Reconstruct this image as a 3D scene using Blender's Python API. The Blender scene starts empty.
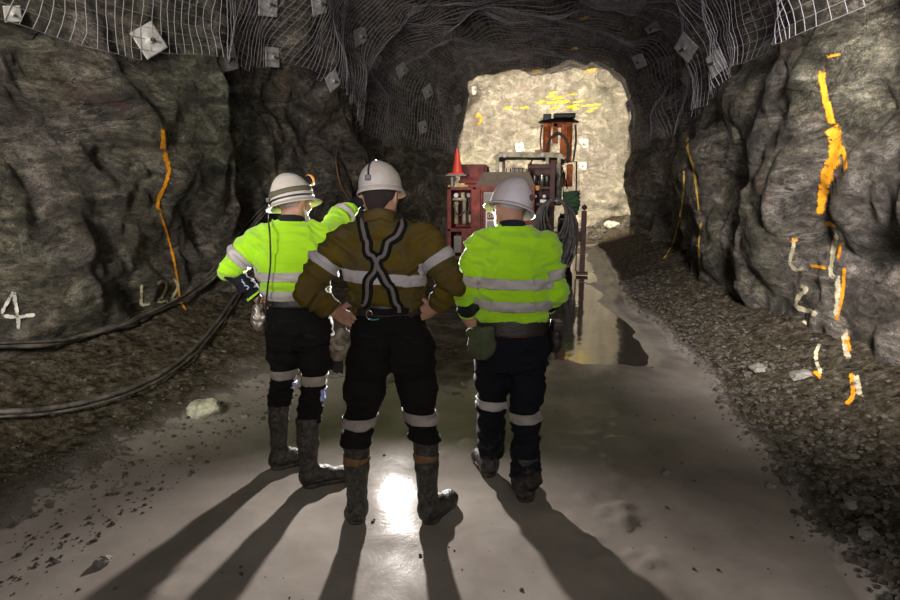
import bpy, bmesh, math, random
import numpy as np
from mathutils import Vector, Matrix, Euler, noise
from mathutils.bvhtree import BVHTree
random.seed(11)
R = math.radians
V = Vector
col = bpy.context.scene.collection
FOC = 620.0; PITCH = R(10.5); YAW = R(10.0); CAMH = 1.7

# ------------------------------------------------------------------ helpers
def new_obj(name, me, mat=None, parent=None, loc=None):
    o = bpy.data.objects.new(name, me)
    col.objects.link(o)
    if mat is not None and me is not None:
        for m in (mat if isinstance(mat, (list, tuple)) else [mat]):
            me.materials.append(m)
    if parent is not None: o.parent = parent
    if loc is not None: o.location = loc
    return o

def tag(o, label=None, cat=None, group=None, kind=None):
    if label: o['label'] = label
    if cat: o['category'] = cat
    if group: o['group'] = group
    if kind: o['kind'] = kind
    return o

def empty(name, loc=(0, 0, 0), rz=0.0):
    o = bpy.data.objects.new(name, None); col.objects.link(o)
    o.location = loc; o.rotation_euler = (0, 0, rz); o.empty_display_size = .2
    return o

def mesh_from(name, verts, faces, smooth=True):
    me = bpy.data.meshes.new(name)
    me.from_pydata([tuple(v) for v in verts], [], [tuple(f) for f in faces])
    me.update()
    if smooth: me.polygons.foreach_set('use_smooth', [True]*len(me.polygons))
    return me

class MB:
    """collects shapes for ONE mesh"""
    def __init__(s): s.v = []; s.f = []
    def add(s, vs, fs):
        n = len(s.v); s.v += [tuple(v) for v in vs]; s.f += [tuple(i+n for i in f) for f in fs]; return s
    def box(s, lo, hi, bevel=0.0, M=None):
        bm = bmesh.new(); bmesh.ops.create_cube(bm, size=1)
        c = [(a+b)/2 for a, b in zip(lo, hi)]; d = [abs(b-a) for a, b in zip(lo, hi)]
        for v in bm.verts: v.co = V((v.co.x*d[0], v.co.y*d[1], v.co.z*d[2]))
        if bevel > 0: bmesh.ops.bevel(bm, geom=bm.edges[:], offset=min(bevel, min(d)*.45), segments=2, affect='EDGES', profile=.7)
        for v in bm.verts:
            v.co = v.co + V(c)
            if M: v.co = M @ v.co
        bm.verts.index_update()
        s.add([v.co.copy() for v in bm.verts], [[v.index for v in f.verts] for f in bm.faces]); bm.free(); return s
    def tube(s, pts, r, n=8, caps=True, r2=None):
        pts = [V(p) for p in pts]; m = len(pts)
        rs = r if isinstance(r, (list, tuple)) else [r + ((r2 if r2 is not None else r)-r)*i/(m-1) for i in range(m)]
        base = len(s.v); nrm = None
        for i, p in enumerate(pts):
            t = (pts[min(i+1, m-1)]-pts[max(i-1, 0)])
            if t.length < 1e-9: t = V((0, 0, 1))
            t.normalize()
            if nrm is None:
                nrm = t.cross(V((0, 0, 1)));
                if nrm.length < .1: nrm = t.cross(V((1, 0, 0)))
            nrm = (nrm - t*nrm.dot(t))
            if nrm.length < 1e-6: nrm = t.orthogonal()
            nrm.normalize(); b = t.cross(nrm)
            for k in range(n):
                a = 2*math.pi*k/n
                s.v.append(tuple(p + (nrm*math.cos(a)+b*math.sin(a))*rs[i]))
        for i in range(m-1):
            for k in range(n):
                k2 = (k+1) % n
                s.f.append((base+i*n+k, base+i*n+k2, base+(i+1)*n+k2, base+(i+1)*n+k))
        if caps:
            s.f.append(tuple(base+k for k in range(n))[::-1]); s.f.append(tuple(base+(m-1)*n+k for k in range(n)))
        return s
    def lathe(s, prof, n=32, M=None, sx=1, sy=1, close=False):
        base = len(s.v)
        for (r, z) in prof:
            for k in range(n):
                a = 2*math.pi*k/n; p = V((r*math.cos(a)*sx, r*math.sin(a)*sy, z))
                s.v.append(tuple(M @ p if M else p))
        m = len(prof)
        for i in range(m-1 + (1 if close else 0)):
            for k in range(n):
                k2 = (k+1) % n; j = (i+1) % m
                s.f.append((base+i*n+k, base+i*n+k2, base+j*n+k2, base+j*n+k))
        if not close:
            s.f.append(tuple(base+k for k in range(n))[::-1]); s.f.append(tuple(base+(m-1)*n+k for k in range(n)))
        return s
    def build(s, name, mat=None, parent=None, smooth=False, loc=None):
        me = mesh_from(name, s.v, s.f, smooth)
        bm = bmesh.new(); bm.from_mesh(me); bmesh.ops.recalc_face_normals(bm, faces=bm.faces[:]); bm.to_mesh(me); bm.free()
        o = new_obj(name, me, mat, parent, loc)
        if smooth == 'auto':
            me.polygons.foreach_set('use_smooth', [True]*len(me.polygons))
            for e in edges_sharp(me): pass
        return o

def edges_sharp(me):
    bm = bmesh.new(); bm.from_mesh(me)
    for e in bm.edges:
        if len(e.link_faces) == 2 and e.calc_face_angle(0) > R(35): e.smooth = False
    bm.to_mesh(me); bm.free(); return []

def spline(pts, n=8):
    pts = [V(p) for p in pts]; out = []
    for i in range(len(pts)-1):
        p0 = pts[max(i-1, 0)]; p1 = pts[i]; p2 = pts[i+1]; p3 = pts[min(i+2, len(pts)-1)]
        for k in range(n):
            t = k/n
            out.append(.5*((2*p1)+(p2-p0)*t+(2*p0-5*p1+4*p2-p3)*t*t+(3*p1-p0-3*p2+p3)*t**3))
    out.append(pts[-1]); return out

# ------------------------------------------------------------------ materials
MATS = {}
def nodes_of(name):
    m = bpy.data.materials.new(name); m.use_nodes = True
    nt = m.node_tree; b = nt.nodes['Principled BSDF']
    return m, nt, b
def N(nt, typ, **kw):
    n = nt.nodes.new(typ)
    for k, v in kw.items():
        if k.startswith('i_'): n.inputs[k[2:].replace('_', ' ')].default_value = v
        else: setattr(n, k, v)
    return n
def ramp(nt, src, stops):
    r = nt.nodes.new('ShaderNodeValToRGB'); cr = r.color_ramp
    while len(cr.elements) > 1: cr.elements.remove(cr.elements[-1])
    cr.elements[0].position = stops[0][0]; cr.elements[0].color = (*stops[0][1], 1)
    for p, c in stops[1:]:
        e = cr.elements.new(p); e.color = (*c, 1)
    nt.links.new(src, r.inputs[0]); return r.outputs[0]
def mixc(nt, fac, a, b, mode='MIX'):
    m = nt.nodes.new('ShaderNodeMix'); m.data_type = 'RGBA'; m.blend_type = mode
    for s, i in ((fac, 0), (a, 6), (b, 7)):
        if isinstance(s, (int, float)): m.inputs[i].default_value = s
        elif isinstance(s, tuple): m.inputs[i].default_value = (*s, 1)
        else: nt.links.new(s, m.inputs[i])
    return m.outputs[2]
def noise_tex(nt, scale, detail=4, rough=.6, coord=None, dist=0.0):
    n = N(nt, 'ShaderNodeTexNoise'); n.inputs['Scale'].default_value = scale; n.inputs['Detail'].default_value = detail
    n.inputs['Roughness'].default_value = rough; n.inputs['Distortion'].default_value = dist
    if coord is not None: nt.links.new(coord, n.inputs['Vector'])
    return n
def plain(name, c, rough=.5, metal=0.0, bump=0.0, bscale=40, var=0.0, vscale=6, dirt=None, dirt_amt=.5, dscale=9, emit=None, sheen=0, spec=.5):
    if name in MATS: return MATS[name]
    m, nt, b = nodes_of(name)
    tc = N(nt, 'ShaderNodeTexCoord').outputs['Object']
    b.inputs['Roughness'].default_value = rough; b.inputs['Metallic'].default_value = metal
    b.inputs['Specular IOR Level'].default_value = spec
    if sheen: b.inputs['Sheen Weight'].default_value = sheen
    colr = None
    n1 = noise_tex(nt, vscale, 5, .6, tc)
    hi = tuple(min(1, x*(1+var)) for x in c); lo = tuple(x*(1-var) for x in c)
    colr = ramp(nt, n1.outputs[0], [(.35, lo), (.65, hi)])
    if dirt:
        n2 = noise_tex(nt, dscale, 8, .7, tc)
        f = ramp(nt, n2.outputs[0], [(max(0, .5-dirt_amt*.35), (0, 0, 0)), (min(1, .75-dirt_amt*.3), (1, 1, 1))])
        colr = mixc(nt, f, colr, dirt)
        rr = ramp(nt, f, [(0, (rough,)*3), (1, (.75,)*3)]); nt.links.new(rr, b.inputs['Roughness'])
    nt.links.new(colr, b.inputs['Base Color'])
    if bump > 0:
        n3 = noise_tex(nt, bscale, 6, .65, tc)
        bp = N(nt, 'ShaderNodeBump'); bp.inputs['Strength'].default_value = bump; bp.inputs['Distance'].default_value = .01
        nt.links.new(n3.outputs[0], bp.inputs['Height']); nt.links.new(bp.outputs[0], b.inputs['Normal'])
    if emit:
        b.inputs['Emission Color'].default_value = (*emit[:3], 1); b.inputs['Emission Strength'].default_value = emit[3]
    MATS[name] = m; return m

def rock_mat(name='mine_rock', lift=1.0, con=1.0):
    m, nt, b = nodes_of(name); L = nt.links.new
    tc = N(nt, 'ShaderNodeTexCoord').outputs['Object']
    mp = N(nt, 'ShaderNodeMapping'); mp.inputs['Rotation'].default_value = (R(38), R(8), R(20)); mp.inputs['Scale'].default_value = (1, .5, 1.35); L(tc, mp.inputs[0]); fo = mp.outputs[0]
    big = noise_tex(nt, .55, 5, .6, tc, .4); mid = noise_tex(nt, 2.8, 13, .72, fo, .9); fine = noise_tex(nt, 15, 12, .80, fo, .3); gr = noise_tex(nt, 85, 6, .75, tc)
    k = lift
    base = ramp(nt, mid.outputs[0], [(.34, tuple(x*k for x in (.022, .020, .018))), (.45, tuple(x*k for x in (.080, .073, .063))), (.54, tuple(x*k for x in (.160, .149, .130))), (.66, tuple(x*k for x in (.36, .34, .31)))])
    tint = ramp(nt, big.outputs[0], [(.36, (.84, .88, .70)), (.47, (1.05, 1.0, .84)), (.56, (1.0, .93, .92)), (.66, (1.2, 1.1, 1.0))])
    c = mixc(nt, 1.0, base, tint, 'MULTIPLY')
    c = mixc(nt, .85, c, ramp(nt, fine.outputs[0], [(.38, (.28,)*3), (.49, (.95,)*3), (.58, (1.45, 1.4, 1.35)), (.68, (2.2, 2.1, 2.0))]), 'MULTIPLY')
    c = mixc(nt, .7, c, ramp(nt, gr.outputs[0], [(.38, (.45,)*3), (.50, (1, 1, 1)), (.64, (1.8, 1.8, 1.8))]), 'MULTIPLY')
    vn = noise_tex(nt, 1.1, 9, .66, fo, 1.0)
    ve = ramp(nt, vn.outputs[0], [(.49, (0, 0, 0)), (.499, (.7,)*3), (.502, (.7,)*3), (.511, (0, 0, 0))])
    vmask = ramp(nt, noise_tex(nt, 1.3, 3, .5, tc).outputs[0], [(.48, (0, 0, 0)), (.6, (1, 1, 1))])
    c = mixc(nt, mixc(nt, 1.0, ve, vmask, 'MULTIPLY'), c, (.42, .38, .34))
    # dark joints following the foliation
    jn = noise_tex(nt, .8, 8, .6, fo, .6)
    cr = ramp(nt, jn.outputs[0], [(.435, (1, 1, 1)), (.4445, (.22, .21, .2)), (.450, (1, 1, 1)), (.555, (1, 1, 1)), (.561, (.25, .24, .22)), (.566, (1, 1, 1))])
    c = mixc(nt, .85, c, cr, 'MULTIPLY')
    rm = ramp(nt, noise_tex(nt, 1.3, 6, .6, fo, .3).outputs[0], [(.6, (0, 0, 0)), (.7, (.5,)*3)])
    c = mixc(nt, rm, c, tuple(x*k for x in (.13, .055, .045)))
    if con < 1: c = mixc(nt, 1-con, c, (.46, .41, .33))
    L(c, b.inputs['Base Color'])
    L(ramp(nt, mid.outputs[0], [(.3, (.5,)*3), (.7, (.8,)*3)]), b.inputs['Roughness'])
    b.inputs['Specular IOR Level'].default_value = .35
    def mad(a, f_, c_):
        h = N(nt, 'ShaderNodeMath', operation='MULTIPLY_ADD'); L(a, h.inputs[0]); h.inputs[1].default_value = f_
        if c_ is None: h.inputs[2].default_value = 0
        else: L(c_, h.inputs[2])
        return h.outputs[0]
    h = mad(mid.outputs[0], 1.5, None); h = mad(fine.outputs[0], .95, h); h = mad(gr.outputs[0], .16, h); h = mad(cr, .22, h)
    bp = N(nt, 'ShaderNodeBump'); bp.inputs['Strength'].default_value = 1.0; bp.inputs['Distance'].default_value = .14
    L(h, bp.inputs['Height']); L(bp.outputs[0], b.inputs['Normal'])
    return m

def floor_mat():
    m, nt, b = nodes_of('mine_floor'); L = nt.links.new
    tc = N(nt, 'ShaderNodeTexCoord').outputs['Object']
    at = N(nt, 'ShaderNodeAttribute', attribute_name='gravel').outputs['Fac']
    n1 = noise_tex(nt, 1.3, 5, .55, tc, .3); n2 = noise_tex(nt, 14, 8, .75, tc); n3 = noise_tex(nt, 55, 6, .7, tc); n4 = noise_tex(nt, 3.2, 6, .65, tc, .5)
    mud = ramp(nt, n1.outputs[0], [(.35, (.20, .172, .150)), (.65, (.275, .245, .218))])
    mud = mixc(nt, .5, mud, ramp(nt, n4.outputs[0], [(.35, (.75,)*3), (.55, (1,)*3), (.7, (1.15,)*3)]), 'MULTIPLY')
    dirt = ramp(nt, n2.outputs[0], [(.36, (.012, .009, .006)), (.48, (.065, .053, .036)), (.58, (.12, .10, .072)), (.70, (.26, .23, .19))])
    # blend factor broken by noise
    ad = N(nt, 'ShaderNodeMath', operation='MULTIPLY_ADD'); L(n4.outputs[0], ad.inputs[0]); ad.inputs[1].default_value = .9; L(at, ad.inputs[2])
    ad2 = N(nt, 'ShaderNodeMath', operation='MULTIPLY_ADD'); L(n2.outputs[0], ad2.inputs[0]); ad2.inputs[1].default_value = .5; L(ad.outputs[0], ad2.inputs[2])
    f = ramp(nt, ad2.outputs[0], [(.98, (0, 0, 0)), (1.0, (0, 0, 0))])
    mr = N(nt, 'ShaderNodeMapRange'); mr.inputs['From Min'].default_value = 1.0; mr.inputs['From Max'].default_value = 1.3; L(ad2.outputs[0], mr.inputs[0])
    f = mr.outputs[0]
    L(mixc(nt, f, mud, dirt), b.inputs['Base Color'])
    rr = mixc(nt, f, ramp(nt, n4.outputs[0], [(.35, (.16,)*3), (.65, (.26,)*3)]), (.8, .8, .8)); L(rr, b.inputs['Roughness'])
    b.inputs['Specular IOR Level'].default_value = .5; b.inputs['IOR'].default_value = 1.09
    hs = N(nt, 'ShaderNodeMix', data_type='FLOAT'); L(f, hs.inputs[0])
    hm = N(nt, 'ShaderNodeMath', operation='MULTIPLY'); hm.inputs[1].default_value = .045; L(n4.outputs[0], hm.inputs[0])
    L(hm.outputs[0], hs.inputs[2]); 
    hg = N(nt, 'ShaderNodeMath', operation='MULTIPLY_ADD'); L(n3.outputs[0], hg.inputs[0]); hg.inputs[1].default_value = .35; L(n2.outputs[0], hg.inputs[2]); L(hg.outputs[0], hs.inputs[3])
    bp = N(nt, 'ShaderNodeBump'); bp.inputs['Strength'].default_value = .9; bp.inputs['Distance'].default_value = .08
    L(hs.outputs[0], bp.inputs['Height']); L(bp.outputs[0], b.inputs['Normal'])
    return m

def paint_mat(name, c, cover=.5):
    m, nt, b = nodes_of(name); L = nt.links.new
    tc = N(nt, 'ShaderNodeTexCoord').outputs['Object']
    at = N(nt, 'ShaderNodeAttribute', attribute_name='edge').outputs['Fac']
    n1 = noise_tex(nt, 16, 7, .7, tc); n2 = noise_tex(nt, 5, 4, .6, tc)
    cc = ramp(nt, n1.outputs[0], [(.35, tuple(x*.55 for x in c)), (.6, c)])
    L(cc, b.inputs['Base Color']); b.inputs['Roughness'].default_value = .6
    s = N(nt, 'ShaderNodeMath', operation='MULTIPLY_ADD'); L(n1.outputs[0], s.inputs[0]); s.inputs[1].default_value = 1.6; L(at, s.inputs[2])
    mr = N(nt, 'ShaderNodeMapRange'); mr.inputs['From Min'].default_value = 1.62-cover; mr.inputs['From Max'].default_value = 1.85-cover; L(s.outputs[0], mr.inputs[0])
    L(mr.outputs[0], b.inputs['Alpha'])
    return m

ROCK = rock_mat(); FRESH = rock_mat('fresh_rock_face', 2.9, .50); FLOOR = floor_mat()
M_wire = plain('wire_galvanised', (.27, .245, .26), .5, .3)
M_plate = plain('plate_galvanised', (.50, .50, .49), .45, .35, .3, 60, .15, 8, (.32, .29, .25), .4, 14)
M_steel = plain('dark_steel', (.12, .11, .10), .4, .8)
M_black = plain('black_rubber', (.012, .012, .012), .45, 0, .2, 60)
M_hose = plain('hose_rubber', (.03, .029, .028), .4, 0, .2, 80, .3, 10, (.13, .11, .09), .35, 12)
M_hviz = plain('hi_vis_yellow', (.34, .66, .012), .75, 0, .35, 320, .07, 5, sheen=.3, spec=.15)
M_mustard = plain('mustard_cotton', (.098, .066, .007), .85, 0, .4, 300, .18, 7, (.07, .055, .025), .25, 10, spec=.15)
M_navy = plain('navy_cotton', (.012, .013, .020), .85, 0, .5, 260, .3, 8, spec=.15)
M_blackcloth = plain('black_drill_cloth', (.0075, .007, .007), .85, 0, .5, 260, .3, 8, spec=.15)
M_muddycloth = plain('navy_trouser_cloth', (.010, .011, .016), .8, 0, .5, 260, .3, 8, spec=.15)
M_tape = plain('reflective_tape', (.38, .355, .35), .55, 0, .25, 240, .12, 12)
M_tapedark = plain('soiled_reflective_tape', (.27, .24, .215), .6, 0, .3, 240, .2, 12)
M_skin = plain('skin', (.33, .175, .115), .55, 0, .15, 200, .08, 20)
M_hair = plain('dark_hair', (.022, .014, .010), .7, 0, .8, 300)
M_greyhair = plain('grey_hair', (.42, .40, .38), .8, 0, .8, 300)
M_hat = plain('white_helmet_shell', (.50, .475, .44), .35, 0, .08, 50, .05, 8, (.40, .35, .28), .3, 9)
M_hat2 = plain('grey_white_helmet_shell', (.46, .44, .45), .35, 0, .08, 50, .05, 8, (.38, .34, .32), .3, 9)
M_olive = plain('olive_webbing', (.10, .09, .05), .85, 0, .4, 200)
M_boot = plain('muddy_rubber_boot', (.010, .0095, .009), .4, 0, .6, 70, .3, 10, (.10, .085, .066), .18, 46)
M_sole = plain('boot_sole', (.015, .014, .013), .6, 0, .5, 60, .2, 10, (.10, .085, .07), .35, 20)
M_red = plain('red_rig_paint', (.30, .030, .024), .5, .1, .2, 40, .2, 5, (.10, .04, .03), .45, 6)
M_dred = plain('dark_red_steel', (.10, .022, .020), .55, .1, .2, 40, .2, 5, (.05, .03, .025), .5, 6)
M_cream = plain('cream_steel', (.48, .44, .32), .5, .1, .2, 30, .1, 6, (.22, .18, .12), .4, 7)
M_orange = plain('orange_steel', (.75, .19, .035), .5, .1, .2, 40, .15, 6, (.30, .09, .03), .3, 9)
M_yellow = plain('yellow_paint', (.62, .36, .02), .5, 0, .2, 40, .1, 6, (.3, .2, .05), .35, 9)
M_white = plain('white_paint', (.7, .68, .63), .5)
M_chrome = plain('chrome', (.6, .6, .6), .22, .9)
M_brown = plain('brown_steel_cover', (.10, .065, .050), .55, .2, .2, 30, .2, 6, (.14, .11, .08), .4, 6)
M_green = plain('green_canvas', (.035, .055, .018), .8, 0, .5, 90, .25, 9, (.09, .08, .05), .3, 12)
M_dgreen = plain('dark_green_canvas', (.018, .05, .018), .75, 0, .4, 60, .2, 8)
M_tan = plain('tan_worn_case', (.34, .28, .20), .55, 0, .5, 60, .3, 14, (.07, .055, .04), .45, 18)
M_foil = plain('shiny_metal_case', (.42, .38, .34), .28, .75, .9, 34, .3, 12)
M_leather = plain('black_leather', (.018, .014, .012), .42, 0, .4, 70)
M_stone = plain('pale_stone', (.38, .37, .28), .75, 0, .8, 26, .35, 9)
M_stone2 = plain('grey_stone', (.16, .145, .125), .75, 0, .8, 26, .35, 9)
M_grav = plain('dark_gravel', (.065, .054, .043), .8, 0, .8, 26, .35, 9)
M_print = plain('pale_blue_print', (.42, .50, .66), .6)
M_lens = plain('lamp_amber_ring', (.75, .30, .06), .3)
M_glass = plain('lamp_glass', (.6, .62, .6), .1)
M_glow = plain('lamp_glow', (1, .95, .8), .3, emit=(1, .93, .78, 14))
M_blueprint = plain('blue_reflective', (.35, .38, .75), .5)
P_orange = paint_mat('orange_spray', (.80, .32, .012), .42)
P_white = paint_mat('white_spray', (.62, .60, .56), .42)
P_cream = paint_mat('cream_spray', (.58, .50, .34), .42)
P_amber = paint_mat('amber_spray', (.62, .37, .06), .40)
P_yellow = paint_mat('yellow_spray', (.85, .62, .02), .45)

# ------------------------------------------------------------------ camera
cam = bpy.data.cameras.new('camera'); cam.sensor_width = 36; cam.lens = FOC/900*36; cam.clip_end = 200
co = bpy.data.objects.new('camera', cam); col.objects.link(co)
co.location = (0, 0, CAMH); co.rotation_euler = (math.pi/2-PITCH, 0, YAW)
bpy.context.scene.camera = co

def pixel_ray(px, py):  # takes image pixel coordinates
    """direction of the camera ray through an image pixel"""
    u = (px-450)/FOC; v = -(py-300)/FOC
    f = math.cos(PITCH)+v*math.sin(PITCH); z = -math.sin(PITCH)+v*math.cos(PITCH)
    return V((u*math.cos(YAW)-f*math.sin(YAW), f*math.cos(YAW)+u*math.sin(YAW), z))
CAM_POS = V((0, 0, CAMH))  # camera position, start of every pixel ray
def at_Y(px, py, Y):
    d = pixel_ray(px, py); return CAM_POS + d*(Y/d.y)

# ------------------------------------------------------------------ tunnel shell
def lerp_tab(tab, y):
    if y <= tab[0][0]: return tab[0][1]
    for (a, va), (b, vb) in zip(tab, tab[1:]):
        if y <= b:
            t = (y-a)/(b-a); t = t*t*(3-2*t); return va+(vb-va)*t
    return tab[-1][1]
XL = [(-5, -4.1), (3, -4.1), (9, -3.95), (11.2, -3.70), (12.0, -3.75), (12.6, -4.15), (14, -4.0), (17.0, -3.22), (17.9, -3.18), (19.2, -3.8), (23, -4.0)]
XR = [(-5, 2.3), (5, 2.25), (8.5, 2.15), (10.3, 1.98), (10.8, 2.1), (11.3, 2.55), (14, 2.5), (17.0, 1.92), (17.9, 1.88), (19.0, 2.3), (23, 2.55)]
ZT = [(-5, 5.0), (10, 5.2), (13, 5.25), (16.8, 4.90), (17.8, 4.88), (19.0, 5.2), (23, 5.3)]
# arc table
_p = .38; _tab = []
for i in range(1201):
    a = math.pi*i/1200; cx = math.cos(a); sz = math.sin(a)
    _tab.append((math.copysign(abs(cx)**_p, cx), abs(sz)**_p))
_len = [0]
for (a, b), (c, d) in zip(_tab, _tab[1:]): _len.append(_len[-1]+math.hypot((c-a)*3.1, (d-b)*5.5))
_tot = _len[-1]
import bisect
def arc(s):
    L_ = s*_tot; i = min(max(bisect.bisect_left(_len, L_), 1), 1200)
    t = (L_-_len[i-1])/max(1e-9, _len[i]-_len[i-1]); a = _tab[i-1]; b = _tab[i]
    return a[0]+(b[0]-a[0])*t, a[1]+(b[1]-a[1])*t
def fb(p, o=4): return noise.fractal(p, 1.0, 2.1, o)
FOL = Euler((R(38), R(8), R(20))).to_matrix()
def facets(q):
    w = FOL @ q; w = V((w.x, w.y*.55, w.z*1.25)); w += V((noise.noise(q*1.3), noise.noise(q*1.3+V((9, 0, 0))), noise.noise(q*1.3+V((0, 9, 0)))))*.16
    d = 0
    for sc_, am in ((.62, .62), (1.7, .42), (4.6, .26)):
        ww = w*sc_; ds, ps = noise.voronoi(ww); o = []
        for c in ps[:3]:
            rv = noise.cell_vector(V((round(c.x*50)+.5, round(c.y*50)+.5, round(c.z*50)+.5)))-V((.5, .5, .5))
            o.append(rv.dot(ww-c)*1.5+rv.x*.2)
        k1 = max(0, 1-(ds[1]-ds[0])/.16)**2; k2 = max(0, 1-(ds[2]-ds[0])/.16)**2
        d += (o[0]+k1*o[1]+k2*o[2])/(1+k1+k2)*am/sc_*.50
    d += .05*fb(q*2.6, 5) + .035*(1-abs(noise.noise(w*2.1))*3)
    return d
def s_at(z, Y, side):
    zt = lerp_tab(ZT, Y); t = (z+.35)/(zt+.35); lo, hi = 0, 600
    while hi-lo > 1:
        m = (lo+hi)//2
        if _tab[m][1] < t: lo = m
        else: hi = m
    s = _len[lo]/_tot; return s if side > 0 else 1-s
def shell(s, Y, full=True, inset=0.0):
    ax, az = arc(s); xl = lerp_tab(XL, Y); xr = lerp_tab(XR, Y); zt = lerp_tab(ZT, Y)
    cx = (xl+xr)/2; hw = (xr-xl)/2
    p = V((cx+hw*ax, Y, -.35+(zt+.35)*az))
    a2, z2 = arc(min(1, s+.004)); a1, z1 = arc(max(0, s-.004))
    t = V((hw*(a2-a1), 0, (zt+.35)*(z2-z1))).normalized()
    n = V((t.z, 0, -t.x))     # outward
    if n.x*ax < 0 and abs(ax) > .5: n = -n
    if abs(ax) <= .5 and n.z < 0: n = -n
    q = p*1.0
    d = .30*fb(q*.42+V((3.1, 0, 7)), 3)
    if full: d += facets(q)
    if Y > 17.9: d *= .8
    d = max(-.33, min(.42, d))
    return p + n*(d-inset)

NS = 300; SPLIT = (0, 104, 196, NS)
Ys = []
y = -4.0
while y < 22.4:
    Ys.append(y); y += .16 if y < 1 else (.042 if y < 9 else .055 if y < 13.5 else .075)
rows = [[shell(i/NS, Yv) for i in range(NS+1)] for Yv in Ys]
allV = [p for r in rows for p in r]
def patch(name, i0, i1):
    vs = []; fs = []; w = i1-i0+1
    for r in rows: vs += r[i0:i1+1]
    for j in range(len(rows)-1):
        for i in range(w-1):
            a = j*w+i; fs.append((a, a+w, a+w+1, a+1))
    o = new_obj(name, mesh_from(name, vs, fs), ROCK); return tag(o, kind='structure'), vs, fs
wall_right, vr, fr = patch('wall_right', *SPLIT[0:2])
ceiling, vc_, fc_ = patch('ceiling', *SPLIT[1:3])
wall_left, vl, fl = patch('wall_left', *SPLIT[2:4])
# face of the drift
fv = []; ff = []; nx, nz = 110, 95
for j in range(nz+1):
    for i in range(nx+1):
        p = V((-4.6+7.8*i/nx, 21.6, -.4+6.2*j/nz)); w = p+V((noise.noise(p), 0, noise.noise(p+V((5, 5, 5)))))*.3
        d = .40*fb(p*.5, 3)+1.5*facets(p)
        ex = max(0, (p.z-3.6))*.55            # the face leans back into the roof
        fv.append(V((p.x, p.y-d-ex, p.z)))
for j in range(nz):
    for i in range(nx):
        a = j*(nx+1)+i; ff.append((a, a+1, a+nx+2, a+nx+1))
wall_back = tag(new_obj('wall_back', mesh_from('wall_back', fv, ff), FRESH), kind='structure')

# ------------------------------------------------------------------ floor
def edge_r(Y): return 1.28+.16*noise.noise(V((Y*.6, 3, 0)))+ (.10 if Y < 3 else 0) - .25*max(0, min(1, (Y-6)/4))
def edge_l(Y): return -2.35-.25*noise.noise(V((Y*.5, 8, 0))) - .25*max(0, min(1, (4-Y)/3))
MEN_FLAT = [(-.788, 2.84), (-1.504, 3.19), (-.22, 3.27)]
def floor_z(x, Y):
    er = edge_r(Y); el = edge_l(Y); z = 0.0; g = 0.0
    wob = .07*noise.noise(V((x*2.2, Y*2.2, 1)))
    if x > er:
        t = x-er; z += .03+.30*min(t, 1.3)**1.2*(1+wob*2); g = min(1, t*5)
    if x < el:
        t = el-x; z += .17*min(t, 1.8)**1.3; g = min(1, t*1.1)
    q = V((x, Y, 0))
    z += .055*g*fb(q*3.0, 4)+.03*g*abs(noise.noise(q*11))
    # churned mud
    m = (1-g)
    near = min(math.hypot(x-a, Y-b) for a, b in MEN_FLAT)
    z += m*.010*fb(q*1.1+V((4, 4, 0)), 3)
    ch = max(0, noise.noise(V((x*1.6, Y*.9, 5)))-.12)
    z += m*.09*ch*max(0, fb(V((x*7, Y*5, 2)), 4)) * (1 if near > .2 else .4)
    # ruts and pools further in
    if Y > 4.2:
        k = min(1, (Y-4.2)/1.5)
        z += m*k*(.045*fb(V((x*1.3, Y*.8, 9)), 4)) 
        sx = max(0, min(1, (x+.75+.35*noise.noise(V((Y*.9, x, 4))))/.4)); z -= m*k*.05*sx*max(0, min(1, (er-.2-x)/.25))*max(0, min(1, (Y-5.3-1.3*noise.noise(V((x*2.3, Y*.8, 6))))/.9)); z += m*k*.03*(1-sx)
        g = max(g, k*(.55-.4*sx))
    if Y > 18.5: z += .10*(Y-18.5)*(1+.4*noise.noise(q*2)); g = 1
    return z, g
fx = []; x = -4.7
while x < 2.9: fx.append(x); x += .03 if x > -3.4 else .05
fy = []; y = -4.0
while y < 22.3: fy.append(y); y += .15 if y < 1.3 else (.025 if y < 5.5 else (.045 if y < 9 else .09))
fverts = []; grav = []
for Yv in fy:
    for xv in fx:
        z, g = floor_z(xv, Yv); fverts.append((xv, Yv, z)); grav.append(g)
w = len(fx)
ffs = [(j*w+i, j*w+i+1, (j+1)*w+i+1, (j+1)*w+i) for j in range(len(fy)-1) for i in range(w-1)]
fme = mesh_from('floor', fverts, ffs)
at = fme.attributes.new('gravel', 'FLOAT', 'POINT'); at.data.foreach_set('value', grav)
floor = tag(new_obj('floor', fme, FLOOR), kind='structure')
# standing water in the ruts
mw, nt, b = nodes_of('muddy_water')
b.inputs['Base Color'].default_value = (.045, .038, .028, 1); b.inputs['Roughness'].default_value = .07; b.inputs['Specular IOR Level'].default_value = 1.0; b.inputs['IOR'].default_value = 1.5
_t = N(nt, 'ShaderNodeTexCoord').outputs['Object']; _n = noise_tex(nt, 5, 3, .5, _t); _b = N(nt, 'ShaderNodeBump'); _b.inputs['Strength'].default_value = .25; _b.inputs['Distance'].default_value = .01
nt.links.new(_n.outputs[0], _b.inputs['Height']); nt.links.new(_b.outputs[0], b.inputs['Normal'])
wv = []; wf = []; 
_wy = [4.5+(16.5-4.5)*i/60 for i in range(61)]
for Yv in _wy:
    a = -1.6; c = edge_r(Yv)-.32
    wv += [(a, Yv, -.026), (c, Yv, -.026)]
for j in range(60): wf.append((2*j, 2*j+1, 2*j+3, 2*j+2))
tag(new_obj('puddle', mesh_from('puddle', wv, wf), mw), 'long muddy puddle along the right side of the tunnel floor reflecting the lit face', 'puddle', kind='stuff')

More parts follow.
